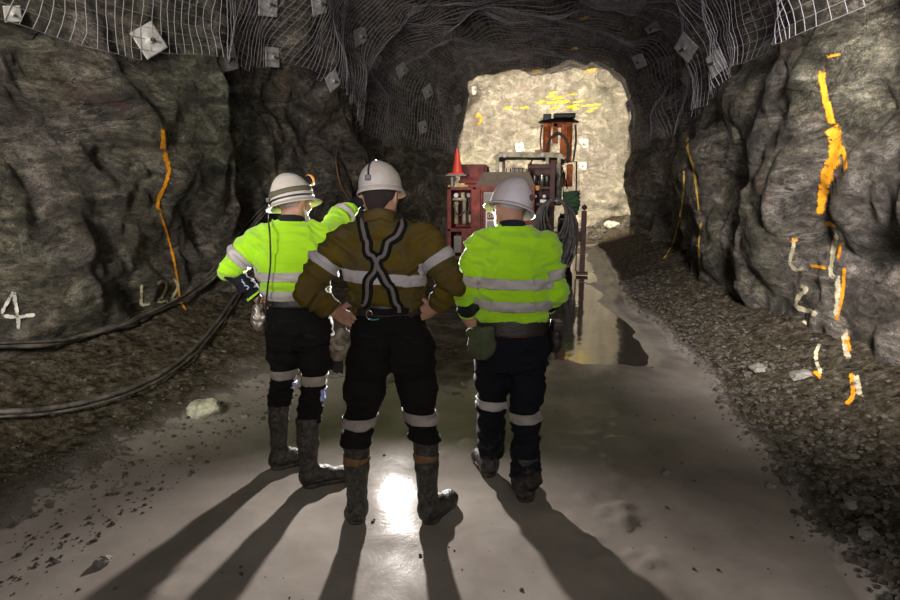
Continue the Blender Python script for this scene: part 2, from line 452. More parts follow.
# BVHs for the pixel rays
def bvh_of(vs, fs): return BVHTree.FromPolygons([V(v) for v in vs], fs)
B_all = bvh_of(list(vr)+list(vc_)+list(vl)+fv+[V(v) for v in fverts],
    [tuple(f) for f in fr]+[tuple(i+len(vr) for i in f) for f in fc_]+[tuple(i+len(vr)+len(vc_) for i in f) for f in fl]
    +[tuple(i+len(vr)+len(vc_)+len(vl) for i in f) for f in ff]+[tuple(i+len(vr)+len(vc_)+len(vl)+len(fv) for i in f) for f in ffs])
def hit(px, py):  # first surface met by the camera ray of an image pixel
    d = pixel_ray(px, py).normalized(); loc, n, i, dist = B_all.ray_cast(CAM_POS, d)
    if n.dot(d) > 0: n = -n
    return loc, n
def ground(x, y): return floor_z(x, y)[0]

# ------------------------------------------------------------------ welded wire mesh on roof and upper walls
def wire_sheet(name, s0f, s1f, y0, y1, label, ds, dy, seed, inset=.05):
    mb = MB(); rr = .0034
    def P(s, y_):
        q = V((s*9+seed, y_*.55, seed))
        yy = y_+.14*noise.noise(q*1.1); ss = s+.012*noise.noise(q*1.3+V((0, 7, 0)))
        a = V((0, 0, 0))
        for ds_, dy_ in ((0, 0), (.011, 0), (-.011, 0), (0, .18), (0, -.18)): a += shell(ss+ds_, yy+dy_, True, inset+.075)
        return a/5
    cache = {}
    ns = int(round((max(s0f(0), s1f(0), s1f(y0), s1f(y1))-min(s0f(0), s0f(y0)))/ds)); 
    smin = min(s0f(y0+(y1-y0)*k/20) for k in range(21)); smax = max(s1f(y0+(y1-y0)*k/20) for k in range(21))
    S = int((smax-smin)/ds)+1; T = int((y1-y0)/dy)+1
    def G(i, j):
        k = (i, j)
        if k not in cache: cache[k] = P(smin+i*ds, y0+j*dy)
        return cache[k]
    def ok(i, j):
        yv = y0+j*dy; s = smin+i*ds; return s0f(yv) <= s <= s1f(yv)
    for j in range(T+1):
        run = []
        for i in range(S+2):
            if i <= S and ok(i, j): run.append(G(i, j))
            else:
                if len(run) > 1: mb.tube(run, rr, 3, False)
                run = []
    for i in range(S+1):
        run = []
        for j in range(T+2):
            if j <= T and ok(i, j): run.append(G(i, j))
            else:
                if len(run) > 1: mb.tube(run, rr, 3, False)
                run = []
    o = mb.build(name, M_wire); return tag(o, label, 'wire mesh')
_LT = [(2, 2.75), (5, 2.85), (6.6, 3.0), (8.2, 3.3), (9.6, 3.35), (10.8, 3.1), (12.5, 2.7), (18, 2.5)]
_RT = [(2, 2.95), (6, 3.0), (8, 3.05), (10, 2.95), (12, 2.7), (18, 2.6)]
def _el(Y): return s_at(lerp_tab(_LT, Y)+.12*noise.noise(V((Y*1.1, 2, 2))), Y, -1)
def _er(Y): return s_at(lerp_tab(_RT, Y)+.07*noise.noise(V((Y*1.1, 5, 2))), Y, 1)
wire_sheet('wire_mesh', lambda Y: .62, _el, 2.2, 17.6, 'galvanised wire mesh bolted along the upper left rock wall', .0064, .105, 1.7)
wire_sheet('wire_mesh', _er, lambda Y: .385, 2.2, 17.6, 'galvanised wire mesh draped along the upper right rock wall above the orange paint', .0064, .105, 6.1)
wire_sheet('wire_mesh', lambda Y: .375, lambda Y: .63, 5.5, 17.8, 'galvanised wire mesh covering the rock roof of the tunnel', .0064, .105, 3.3, .075)

# ------------------------------------------------------------------ rock bolt plates
def make_plate():
    root = empty('rock_bolt_plate')
    bm = bmesh.new(); bmesh.ops.create_grid(bm, x_segments=14, y_segments=14, size=.15)
    for v in bm.verts:
        r = v.co.length; v.co.z = .03*math.exp(-(r/.05)**2)+.012*math.cos(v.co.x*14)*0+.004*math.sin(v.co.x*30)
    me = bpy.data.meshes.new('plate'); bm.to_mesh(me); bm.free(); me.polygons.foreach_set('use_smooth', [True]*len(me.polygons))
    pl = new_obj('plate', me, M_plate, root); md = pl.modifiers.new('s', 'SOLIDIFY'); md.thickness = .008
    m = MB(); m.lathe([(.0, .028), (.034, .028), (.034, .034), (.024, .046), (.0, .05)], 20); m.build('washer', M_plate, root, True)
    m = MB(); m.lathe([(.0, .045), (.019, .045), (.019, .07), (.0, .07)], 6); m.lathe([(.0, .07), (.011, .07), (.011, .12), (.0, .12)], 10); m.build('bolt', M_steel, root)
    return root
def copy_tree(o, parent=None):
    c = o.copy(); col.objects.link(c); c.parent = parent
    for ch in [x for x in bpy.data.objects if x.parent == o]: copy_tree(ch, c)
    return c
PL = [  # px, py, spin, scale, label
 (146, 41, 35, .85, 'large pale square bolt plate nearest on the left wall at the mesh edge'),
 (224, 58, 20, .95, 'bent grey bolt plate on the left mesh edge'),
 (269, 57, 5, .85, 'small square bolt plate at the mesh edge just right of the bent one'),
 (265, 3, 8, 1.0, 'pale green-grey bolt plate cut by the top of the picture on the left wall'),
 (8, 10, 15, .4, 'blue-grey bolt plate in the top left corner of the picture'),
 (315, 2, 25, 1.0, 'grey bolt plate at the top edge of the picture beside the crossed mesh wires'),
 (330, 80, 40, .9, 'pale diamond-turned bolt plate at the lower mesh corner, alone on the left wall'),
 (358, 35, 30, 1.0, 'bolt plate high on the left wall beside the dark cleft'),
 (373, 60, 80, 1.0, 'narrow-looking bolt plate inside the dark cleft of the left wall'),
 (400, 69, 45, 1.0, 'small dim bolt plate on the dark left wall just beyond the cleft'),
 (426, 91, 40, 1.0, 'dim bolt plate on the dark left wall near the lit face, upper of two'),
 (421, 127, 20, 1.0, 'dim bolt plate on the dark left wall near the lit face, lower of two'),
 (476, 90, 10, .9, 'white bolt plate high on the left of the lit rock face'),
 (456, 109, 30, .8, 'pale bolt plate at the left margin of the lit rock face'),
 (520, 147, 10, 1.0, 'white bolt plate on the lit rock face above the rig canopy'),
 (584, 143, 0, 1.1, 'white bolt plate on the lit face right of the orange feed, upper of two'),
 (583, 166, 0, .9, 'white bolt plate on the lit face right of the orange feed, lower of two'),
 (720, 62, 20, 1.0, 'big clean square bolt plate at the mesh corner on the right wall'),
 (689, 46, 35, 1.15, 'crumpled grey bolt plate under mesh, left of the big clean one on the right wall'),
 (688, 76, 50, .9, 'small crumpled bolt plate below the other crumpled one on the right wall'),
 (641, 60, 10, 1.0, 'dim bolt plate on the dark right wall beyond the rock corner'),
 (652, 24, 15, 1.0, 'dim bolt plate near the roof on the dark right wall'),
 (632, 105, 15, .9, 'dim bolt plate low on the dark right wall near the lit face'),
]
proto = make_plate()
for i, (px, py, spin, sc, lab) in enumerate(PL):
    loc, n = hit(px, py); 
    # average the normal a little so that the plate lies flat on the rock
    nn = V((0, 0, 0))
    for dx, dy_ in ((0, 0), (9, 0), (-9, 0), (0, 9), (0, -9)): nn += hit(px+dx, py+dy_)[1]
    nn.normalize(); nn = (nn*.7 + V((-loc.x*.25-.2, -.5, -.1)).normalized()*.5).normalized()
    o = proto if i == 0 else copy_tree(proto)
    q = nn.to_track_quat('Z', 'Y').to_euler()
    o.matrix_world = Matrix.Translation(loc+nn*.07) @ nn.to_track_quat('Z', 'Y').to_matrix().to_4x4() @ Matrix.Rotation(R(spin), 4, 'Z') @ Matrix.Scale(sc, 4)
    tag(o, lab, 'bolt plate', 'rock bolt plates on the tunnel walls')

# ------------------------------------------------------------------ spray paint on the rock
def stroke_mesh(strokes, name, mat, label, cat='painted mark', lift=.012, kind=None):
    vs = []; fs = []; ed = []
    for pts, wpx in strokes:
        P2 = spline([V((a, b, 0)) for a, b in pts], 8)
        # resample fine
        Q = [P2[0]]
        for p in P2[1:]:
            n_ = max(1, int((p-Q[-1]).length/1.3)); a = Q[-1].copy()
            for k in range(n_): Q.append(a.lerp(p, (k+1)/n_))
        K = 6; base = len(vs); m = len(Q)
        for i, p in enumerate(Q):
            t = Q[min(i+1, m-1)]-Q[max(i-1, 0)]; t = t.normalized() if t.length > 1e-6 else V((0, 1, 0)); sd = V((-t.y, t.x, 0))
            ww = wpx if not isinstance(wpx, (list, tuple)) else wpx[0]+(wpx[1]-wpx[0])*i/(m-1)
            for k in range(K+1):
                u = k/K*2-1; q = p+sd*u*ww*.5
                loc, n = hit(q.x, q.y); d = (CAM_POS-loc).normalized()
                vs.append(loc+d*lift+n*lift*.4)
                e = (1-abs(u))*1.1; tend = min(i, m-1-i)/6
                ed.append(min(.75, min(e, .25+tend)))
        for i in range(m-1):
            for k in range(K):
                a = base+i*(K+1)+k
                q4 = (a, a+1, a+K+2, a+K+1)
                if max((vs[a]-vs[x]).length for x in q4) < .35: fs.append(q4)
    me = mesh_from(name, vs, fs); at = me.attributes.new('edge', 'FLOAT', 'POINT'); at.data.foreach_set('value', ed)
    o = new_obj(name, me, mat); return tag(o, label, cat, kind=kind)
stroke_mesh([([(162, 127), (163, 140), (162, 152)], (6, 10)), ([(162, 150), (168, 166), (166, 182), (158, 200), (159, 212)], (9, 6)), ([(159, 212), (165, 228), (170, 245), (174, 262), (178, 285), (180, 300), (187, 312)], (4, 4))], 'spray_paint_line', P_orange, 'orange spray line running down the left wall above the painted L22')
stroke_mesh([([(14, 291), (8, 300), (0, 316)], 6), ([(0, 316), (18, 317), (37, 314)], 6), ([(14, 291), (16, 308), (19, 331)], 7)], 'painted_numeral', P_white, 'white painted numeral 4 low on the left wall')
stroke_mesh([([(142, 282), (141, 295), (142, 304), (152, 303)], 5.5), ([(156, 285), (162, 281), (166, 286), (162, 296), (157, 302), (168, 301)], 5), ([(168, 283), (174, 280), (178, 286), (173, 296), (170, 301), (181, 297)], 5)], 'painted_level_code', P_cream, 'cream spray painted L22 on the left wall above the cables')
stroke_mesh([([(822, 68), (824, 90), (829, 112), (832, 125)], (13, 12)), ([(832, 125), (836, 142), (833, 160), (826, 180), (821, 215)], (26, 14)), ([(836, 138), (845, 155), (846, 172)], 8)], 'spray_paint_line', P_orange, 'broad orange spray line high on the right wall')
stroke_mesh([([(826, 57), (843, 54)], 5)], 'spray_paint_dash', P_orange, 'short orange dash above the broad orange line on the right wall')
stroke_mesh([([(795, 237), (793, 250), (790, 262), (796, 269), (804, 268)], 7.2), ([(800, 284), (806, 290), (799, 297), (797, 306), (812, 312), (818, 316)], 8.7), ([(803, 320), (808, 325)], 7.2)], 'painted_numeral', P_cream, 'cream painted figures on the right wall left of the drips')
stroke_mesh([([(838, 232), (834, 250), (831, 272), (836, 278)], 8.7), ([(838, 275), (838, 295), (836, 318)], 10.2), ([(846, 328), (845, 345), (850, 362)], 10.2), ([(820, 343), (816, 358), (822, 376)], 7.2), ([(856, 372), (860, 398)], 10.2)], 'painted_numeral', P_cream, 'cream painted vertical figures below the broad orange line')
stroke_mesh([([(826, 222), (836, 226)], 9), ([(842, 240), (838, 262)], 6), ([(808, 265), (828, 268)], 6), ([(845, 265), (842, 300), (836, 322)], 6), ([(846, 335), (850, 355)], 10), ([(812, 370), (822, 378)], 8), ([(852, 372), (853, 395), (846, 406)], 9), ([(790, 240), (800, 240)], 7)], 'spray_paint_drips', P_orange, 'orange spray smudges around the cream figures on the right wall', kind='stuff')
stroke_mesh([([(688, 135), (688, 150), (693, 165), (696, 185), (700, 215)], (5, 3)), ([(684, 170), (683, 200), (674, 240), (662, 262)], 3), ([(702, 220), (699, 240), (700, 262)], 3)], 'spray_paint_line', P_amber, 'thin amber spray lines on the right wall near the rock corner')
stroke_mesh([([(475, 118), (479, 114), (481, 120), (477, 125)], 4)], 'spray_paint_dot', P_orange, 'small orange painted ring on the left of the lit rock face')
dash = []
rnd = random.Random(5)
for (a, b, y0, y1, k) in [(535, 592, 100, 108, 9), (545, 580, 92, 98, 4), (560, 606, 104, 112, 4), (500, 530, 97, 108, 2)]:
    for _ in range(k):
        x0 = rnd.uniform(a, b-10); yy = rnd.uniform(y0, y1); dash.append(([(x0, yy+1.5), (x0+rnd.uniform(7, 18), yy-1)], rnd.uniform(2.2, 4)))
stroke_mesh(dash, 'spray_paint_lines', P_yellow, 'scatter of yellow spray dashes across the top of the lit rock face', kind='stuff')
stroke_mesh([([(530, 72), (544, 70)], 5), ([(583, 72), (599, 69)], 6), ([(568, 50), (580, 47)], 5), ([(515, 54), (526, 56)], 4), ([(575, 20), (592, 16)], 5)], 'spray_paint_patches', P_amber, 'amber spray patches on the roof above the lit rock face', kind='stuff')

# ------------------------------------------------------------------ cables and hoses on the left wall
def wall_cable(pts, r, mat, name, label, lift=.06, group=None, sag=None):
    P = []
    for (a, b, c) in [(p.x, p.y, p.z) for p in spline([V((x, y, 0)) for x, y in pts], 7)]:
        loc, n = hit(a, b); P.append(loc+(CAM_POS-loc).normalized()*lift+n*lift*.3)
    for _ in range(4):
        P = [P[0]]+[(P[i-1]+P[i]*2+P[i+1])/4 for i in range(1, len(P)-1)]+[P[-1]]
    m = MB(); m.tube(P, r, 8); o = m.build(name, mat, smooth=True); return tag(o, label, 'cable', group)
up = [(-60, 345), (0, 346), (50, 345), (100, 334), (130, 323), (165, 308), (205, 285), (228, 260), (245, 235), (262, 214), (285, 190)]
wall_cable(up, .021, M_hose, 'cable', 'thick black cable sweeping across the left wall under the painted L22, lowest of its bundle', .09)
wall_cable([(x, y-3.5) for x, y in up], .012, M_hose, 'cable', 'thin black cable running on top of the thick one under the painted L22', .10)
wall_cable([(-60, 340), (0, 342), (60, 341), (115, 328), (150, 312), (190, 290), (218, 262), (238, 232), (256, 212), (270, 200)], .009, M_hose, 'cable', 'thinnest cable of the bundle, parting upward near the left man', .12)
lo = [(-60, 418), (0, 415), (40, 413), (85, 405), (125, 393), (160, 377), (190, 355), (212, 330), (228, 308), (245, 280)]
wall_cable(lo, .019, M_hose, 'cable', 'black hose looping low along the foot of the left wall', .08)
wall_cable([(x+2, y+4) for x, y in lo], .010, M_hose, 'cable', 'thin cable under the low black hose at the foot of the left wall', .07)
wall_cable([(336, 150), (335, 165), (340, 185), (350, 200), (362, 212)], .012, plain('brown_cable', (.16, .08, .03), .6), 'cable', 'brown cable hanging on the dark wall between left and middle hard hats', .08)

# ------------------------------------------------------------------ stones
def rock_mesh(name, r, seed, sub=3, sq=(1, 1, .7)):
    bm = bmesh.new(); bmesh.ops.create_icosphere(bm, subdivisions=sub, radius=1)
    for v in bm.verts:
        q = v.co.normalized(); s = V((seed*3.7, seed, 0))
        k = 1+.38*noise.noise(q*1.3+s)+.12*noise.noise(q*4+s); cell = noise.cell(q*1.6+s)*.10
        v.co = V((q.x*sq[0], q.y*sq[1], q.z*sq[2]))*r*(k+cell)
    me = bpy.data.meshes.new(name); bm.to_mesh(me); bm.free(); return me
def hitf(px, py):
    d = pixel_ray(px, py); t = -CAM_POS.z/d.z; p = CAM_POS+d*t
    for _ in range(4): t = (ground(p.x, p.y)-CAM_POS.z)/d.z; p = CAM_POS+d*t
    return p
for (px, py, r, m, lab) in [
 (205, 414, .115, M_stone, 'pale angular boulder on the floor left of the workers'),
 (195, 413, .030, M_stone2, 'small stone touching the low black hose, beside the pale boulder'),
 (245, 417, .028, M_stone2, 'dark small stone on the mud between the pale boulder and the left boot'),
 (121, 486, .028, M_stone2, 'dark stone lying flat on the mud below the pale boulder'),
 (103, 563, .035, M_stone2, 'dark stone in the mud at the lower left beside the long shadow'),
 (190, 459, .022, M_stone2, 'small dark stone on the mud left of the left man, nearest his shadow'),
 (770, 487, .030, M_stone2, 'stone at the edge of the right gravel bank, half sunk in mud'),
 (853, 508, .060, M_stone2, 'flat grey stone on the right gravel bank near the mud edge'),
 (868, 537, .045, M_stone2, 'grey stone on the right gravel bank, lowest in the picture'),
 (800, 380, .09, M_stone2, 'grey rock lying against the foot of the right wall'),
 (760, 372, .07, M_stone2, 'brown rock at the back of the right gravel bank'),
 (666, 473, .03, M_stone2, 'muddy lump standing in the smooth mud right of the right man'),
 (612, 238, .22, M_stone, 'pale boulder at the foot of the lit rock face')]:
    if py < 260: p = at_Y(px, py, 20.3); p.z = ground(p.x, p.y)
    else: p = hitf(px, py)
    o = new_obj('rock', rock_mesh('rock', r, px*.1), m, loc=(p.x, p.y, p.z+r*.28)); tag(o, lab, 'rock')
def gravel(name, label, zone, n, seed, rmin=.006, rmax=.03):
    rn = random.Random(seed); mb = MB()
    protos = []
    for k in range(8):
        me = rock_mesh('t', 1, k*1.3, 1, (1, .8, .6)); protos.append(([v.co.copy() for v in me.vertices], [tuple(p.vertices) for p in me.polygons])); bpy.data.meshes.remove(me)
    while n > 0:
        x, y = zone(rn)
        r = rmin+(rmax-rmin)*rn.random()**4; z = ground(x, y)
        vs, fs = rn.choice(protos); M = Matrix.Translation((x, y, z+r*.2)) @ Matrix.Rotation(rn.uniform(0, 6.3), 4, 'Z') @ Matrix.Rotation(rn.uniform(-.5, .5), 4, 'X') @ Matrix.Scale(r, 4)
        mb.add([M @ v for v in vs], fs); n -= 1
    o = mb.build(name, M_grav); return tag(o, label, 'gravel', kind='stuff')
def zr(rn):
    y = 2.2+(rn.random()**1.4)*9; e = edge_r(y); return min(2.3, e+rn.gauss(0, .02)+abs(rn.gauss(0, .42))), y
def zl(rn):
    y = 1.8+(rn.random()**1.3)*9; e = edge_l(y); return max(-4.0, e+.3-abs(rn.gauss(0, .75))), y
gravel('gravel', 'dark loose gravel banked against the foot of the right wall', zr, 5200, 3)
gravel('gravel', 'loose brown gravel and crumbs along the foot of the left wall', zl, 2600, 4, .005, .022)
def zm(rn):
    y = 2+rn.random()**1.5*6; return rn.uniform(edge_l(y), edge_r(y)), y
gravel('mud_crumbs', 'small crumbs of stone scattered over the wet mud floor', zm, 260, 8, .003, .014)
gravel('gravel', 'broken rock heaped along the foot of the lit rock face', lambda rn: (rn.uniform(-3.6, 2.3), 21.3-abs(rn.gauss(0, 1.0))), 700, 9, .03, .16)
# ------------------------------------------------------------------ people: implicit surfaces turned into meshes
class SDF:
    def __init__(s, lo, hi, h):
        s.h = h; s.lo = np.array(lo, float); n = np.ceil((np.array(hi)-s.lo)/h).astype(int)+1
        s.n = n; s.d = np.full(tuple(n), .2, np.float32)
        s.ax = [s.lo[i]+h*np.arange(n[i]) for i in range(3)]
    def _win(s, lo, hi):
        a = np.maximum(0, np.floor((np.array(lo)-s.lo)/s.h).astype(int)); b = np.minimum(s.n, np.ceil((np.array(hi)-s.lo)/s.h).astype(int)+1)
        sl = tuple(slice(a[i], max(a[i]+1, b[i])) for i in range(3))
        X, Y, Z = np.meshgrid(*[s.ax[i][sl[i]] for i in range(3)], indexing='ij'); return sl, X, Y, Z
    def put(s, sl, e, k, sub=False):
        d = s.d[sl]
        if sub:
            e = -e; hh = np.clip(.5-.5*(d-e)/max(k, 1e-6), 0, 1); s.d[sl] = d*(1-hh)+e*hh+k*hh*(1-hh)
        else:
            hh = np.clip(.5+.5*(d-e)/max(k, 1e-6), 0, 1); s.d[sl] = d*(1-hh)+e*hh-k*hh*(1-hh)
    def cone(s, a, b, r1, r2, k=.02, sub=False, flat=None):
        a = np.array(a, float); b = np.array(b, float); m = max(r1, r2)+k+.03
        sl, X, Y, Z = s._win(np.minimum(a, b)-m, np.maximum(a, b)+m)
        ba = b-a; L2 = max(ba@ba, 1e-9); px, py, pz = X-a[0], Y-a[1], Z-a[2]
        t = np.clip((px*ba[0]+py*ba[1]+pz*ba[2])/L2, 0, 1)
        dx, dy, dz = px-t*ba[0], py-t*ba[1], pz-t*ba[2]
        if flat is not None:      # (direction, factor): cross section squeezed along direction
            f, q = np.array(flat[0], float), flat[1]; f = f/np.linalg.norm(f)
            c = dx*f[0]+dy*f[1]+dz*f[2]; g = c*(1/q-1); dx, dy, dz = dx+g*f[0], dy+g*f[1], dz+g*f[2]
        e = np.sqrt(dx*dx+dy*dy+dz*dz)-(r1+(r2-r1)*t)
        s.put(sl, e.astype(np.float32), k, sub); return s
    def chain(s, pts, rs, k=.02, flat=None):
        for i in range(len(pts)-1): s.cone(pts[i], pts[i+1], rs[i], rs[i+1], k, False, flat)
        return s
    def ell(s, c, r, k=.02, M=None, sub=False):
        c = np.array(c, float); m = max(r)+k+.03; sl, X, Y, Z = s._win(c-m, c+m)
        P = np.stack([X-c[0], Y-c[1], Z-c[2]], -1)
        if M is not None: P = P @ np.array(M)         # columns are local axes
        q = P/np.array(r); k0 = np.linalg.norm(q, axis=-1); k1 = np.linalg.norm(P/(np.array(r)**2), axis=-1)
        e = k0*(k0-1)/np.maximum(k1, 1e-6)
        s.put(sl, e.astype(np.float32), k, sub); return s
    def loft(s, secs, k=.02, pw=2.4):
        """secs: (z, cx, cy, rx, ry) bottom to top"""
        secs = sorted(secs); z = [q[0] for q in secs]; mr = max(max(q[3], q[4]) for q in secs)
        lo = [min(q[1]-q[3] for q in secs)-.05-k, min(q[2]-q[4] for q in secs)-.05-k, z[0]-.05]
        hi = [max(q[1]+q[3] for q in secs)+.05+k, max(q[2]+q[4] for q in secs)+.05+k, z[-1]+.05]
        sl, X, Y, Z = s._win(lo, hi); f = [np.interp(Z, z, [q[i] for q in secs]) for i in (1, 2, 3, 4)]
        u = (np.abs((X-f[0])/f[2])**pw+np.abs((Y-f[1])/f[3])**pw)**(1/pw)
        e = (u-1)*np.minimum(f[2], f[3]); e = np.maximum(e, np.maximum(z[0]-Z, Z-z[-1]))
        s.put(sl, e.astype(np.float32), k); return s
    def cut(s, p, n):
        """remove everything on the +n side of the plane"""
        n = np.array(n, float); n = n/np.linalg.norm(n); X, Y, Z = np.meshgrid(*s.ax, indexing='ij')
        e = (X-p[0])*n[0]+(Y-p[1])*n[1]+(Z-p[2])*n[2]; s.d = np.maximum(s.d, e.astype(np.float32)); return s
    def cutnear(s, p, n, rad):
        n = np.array(n, float); n = n/np.linalg.norm(n); X, Y, Z = np.meshgrid(*s.ax, indexing='ij')
        e = (X-p[0])*n[0]+(Y-p[1])*n[1]+(Z-p[2])*n[2]; r = np.sqrt((X-p[0])**2+(Y-p[1])**2+(Z-p[2])**2)
        s.d = np.where(r < rad, np.maximum(s.d, e), s.d).astype(np.float32); return s
    def mesh(s, smooth=2):
        d = s.d.copy()
        for ax in range(3):
            i = [slice(None)]*3; i[ax] = 0; d[tuple(i)] = np.maximum(d[tuple(i)], .01); i[ax] = -1; d[tuple(i)] = np.maximum(d[tuple(i)], .01)
        ins = d < 0; nx, ny, nz = d.shape
        acc = np.zeros((nx-1, ny-1, nz-1, 3), np.float32); cnt = np.zeros((nx-1, ny-1, nz-1), np.float32)
        def sub_(A, o, ): return A[o[0]:nx-1+o[0], o[1]:ny-1+o[1], o[2]:nz-1+o[2]]
        for ax in range(3):
            oth = [i for i in range(3) if i != ax]
            for u in (0, 1):
                for v in (0, 1):
                    o = [0, 0, 0]; o[oth[0]] = u; o[oth[1]] = v; o2 = list(o); o2[ax] = 1
                    a = sub_(d, o); b = sub_(d, o2); c = (a < 0) != (b < 0)
                    idx = np.nonzero(c); t = a[idx]/(a[idx]-b[idx])
                    P = np.zeros((len(t), 3), np.float32); P[:, ax] = t; P[:, oth[0]] = u; P[:, oth[1]] = v
                    acc[idx] += P; cnt[idx] += 1
        act = np.nonzero(cnt > 0); ids = np.full(cnt.shape, -1, int); ids[act] = np.arange(len(act[0]))
        P = np.stack(act, -1)+acc[act]/cnt[act][:, None]; P = P*s.h+s.lo
        F = []
        for ax in range(3):
            o2 = [0, 0, 0]; o2[ax] = 1; oth = [(ax+1) % 3, (ax+2) % 3]
            sl0 = [slice(1, -1)]*3; sl1 = [slice(1, -1)]*3; sl0[ax] = slice(0, -1); sl1[ax] = slice(1, None)
            a = ins[tuple(sl0)]; b = ins[tuple(sl1)]; idx = np.nonzero(a != b); off = [1, 1, 1]; off[ax] = 0
            c = [idx[i]+off[i] for i in range(3)]; flip = a[idx]
            def cell(du, dv):
                q = [c[0].copy(), c[1].copy(), c[2].copy()]; q[oth[0]] -= du; q[oth[1]] -= dv
                return ids[tuple(q)]
            q = np.stack([cell(1, 1), cell(0, 1), cell(0, 0), cell(1, 0)], -1); q[~flip] = q[~flip][:, ::-1]; F.append(q)
        F = np.concatenate(F); F = F[(F >= 0).all(1)]
        # smoothing
        E = np.concatenate([F[:, [0, 1]], F[:, [1, 2]], F[:, [2, 3]], F[:, [3, 0]]])
        for it in range(smooth):
            S = np.zeros_like(P); C = np.zeros(len(P))
            np.add.at(S, E[:, 0], P[E[:, 1]]); np.add.at(S, E[:, 1], P[E[:, 0]]); np.add.at(C, E[:, 0], 1); np.add.at(C, E[:, 1], 1)
            P = P*.5+S/np.maximum(C, 1)[:, None]*.5
        return P, F

def vnormals(P, F):
    n = np.cross(P[F[:, 2]]-P[F[:, 0]], P[F[:, 3]]-P[F[:, 1]]); Nn = np.zeros_like(P)
    for k in range(4): np.add.at(Nn, F[:, k], n)
    return Nn/np.maximum(np.linalg.norm(Nn, axis=1), 1e-9)[:, None]

def wrinkle(P, F, limbs, amp, seed=0.0, torso_amp=None, freq=1.0):
    """limbs: list of (a, b, amplitude factor); ring folds across each limb, slanting folds on the trunk"""
    Nn = vnormals(P, F); out = P.copy()
    A = [np.array(l[0]) for l in limbs]; B = [np.array(l[1]) for l in limbs]
    D = []
    for a, b in zip(A, B):
        ba = b-a; t = np.clip(((P-a)@ba)/(ba@ba), 0, 1); D.append(np.linalg.norm(P-(a+t[:, None]*ba), axis=1))
    D = np.stack(D); near = D.argmin(0)
    for i in range(len(P)):
        k = near[i]; a = A[k]; b = B[k]; ba = b-a; L_ = np.linalg.norm(ba); u = ba/L_
        r = P[i]-a; s_ = r@u; q = r-s_*u
        p = V((s_*15*freq, q[0]*5.5, q[1]*5.5+q[2]*5.5+seed+k*7))
        w1 = noise.noise(p); w2 = noise.noise(V((p.x*2.1, p.y*1.8, p.z*1.8+4)))
        v = max(-1.3, 1.35*(1-abs(w1)*3.4)**1) + .55*(1-abs(w2)*3.2)-.5 + .5*noise.noise(V((p.x*.5, p.y*.6, p.z*.6+9)))
        out[i] = P[i]+Nn[i]*amp*limbs[k][2]*v
    return out

def obj_PF(name, P, F, mat, parent, seg=True):
    me = bpy.data.meshes.new(name); me.vertices.add(len(P)); me.vertices.foreach_set('co', np.asarray(P, np.float32).ravel())
    me.loops.add(F.size); me.loops.foreach_set('vertex_index', F.ravel().astype(np.int32))
    me.polygons.add(len(F)); me.polygons.foreach_set('loop_start', np.arange(0, F.size, 4, dtype=np.int32)); 
    try: me.polygons.foreach_set('loop_total', np.full(len(F), 4, np.int32))
    except Exception: pass
    me.update(calc_edges=True); me.validate(); me.polygons.foreach_set('use_smooth', [True]*len(me.polygons))
    return new_obj(name, me, mat, parent)

def band(src, planes, near, off, mat, name, parent, label=None, thick=.003):
    """a tape sewn on: the strip of garment between planes, lifted. planes: [(point, normal)] keep the -normal side. near: (a, b, r) keep within r of segment"""
    bm = bmesh.new(); bm.from_mesh(src.data); bm.normal_update()
    if near:
        a, b, r = V(near[0]), V(near[1]), near[2]; ba = b-a; L2 = ba.length_squared
        bad = [f for f in bm.faces if (lambda c: (c-(a+ba*max(0, min(1, (c-a).dot(ba)/L2)))).length > r)(f.calc_center_median())]
        bmesh.ops.delete(bm, geom=bad, context='FACES')
    for p, n in planes:
        bmesh.ops.bisect_plane(bm, geom=bm.verts[:]+bm.edges[:]+bm.faces[:], plane_co=V(p), plane_no=V(n), clear_outer=True)
    bm.normal_update()
    nr = [(v, v.normal.copy()) for v in bm.verts]
    for v, n in nr: v.co += n*off
    me = bpy.data.meshes.new(name); bm.to_mesh(me); bm.free(); me.polygons.foreach_set('use_smooth', [True]*len(me.polygons))
    o = new_obj(name, me, mat, parent)
    md = o.modifiers.new('t', 'SOLIDIFY'); md.thickness = thick; md.offset = 1
    if label: o['label'] = label
    return o

def strap(srcs, pts, width, off, mat, name, parent, label=None, n=8, thick=.004):
    bm_ = None; vs = []; fs = []
    for s_ in srcs:
        b0 = len(vs); vs += [v.co.copy() for v in s_.data.vertices]; fs += [tuple(b0+i for i in p.vertices) for p in s_.data.polygons]
    bv = BVHTree.FromPolygons(vs, fs); Q = spline(pts, n); K = 4; P = []
    L_ = []
    for p in Q: l, nn, i, d = bv.find_nearest(p); L_.append((l, nn))
    for _ in range(2): L_ = [L_[0]]+[((L_[i-1][0]+L_[i][0]*2+L_[i+1][0])/4, (L_[i-1][1]+L_[i][1]+L_[i+1][1]).normalized()) for i in range(1, len(L_)-1)]+[L_[-1]]
    for i, (l, nn) in enumerate(L_):
        t = (L_[min(i+1, len(L_)-1)][0]-L_[max(i-1, 0)][0]).normalized(); sd = t.cross(nn).normalized()
        for k in range(K+1):
            q = l+sd*width*(k/K-.5); l2, n2, _, _ = bv.find_nearest(q); P.append(l2*.6+(q)*.4+nn*off)
    Fq = [(i*(K+1)+k, i*(K+1)+k+1, (i+1)*(K+1)+k+1, (i+1)*(K+1)+k) for i in range(len(L_)-1) for k in range(K)]
    o = new_obj(name, mesh_from(name, P, Fq), mat, parent); md = o.modifiers.new('t', 'SOLIDIFY'); md.thickness = thick; md.offset = 0
    if label: o['label'] = label
    return o

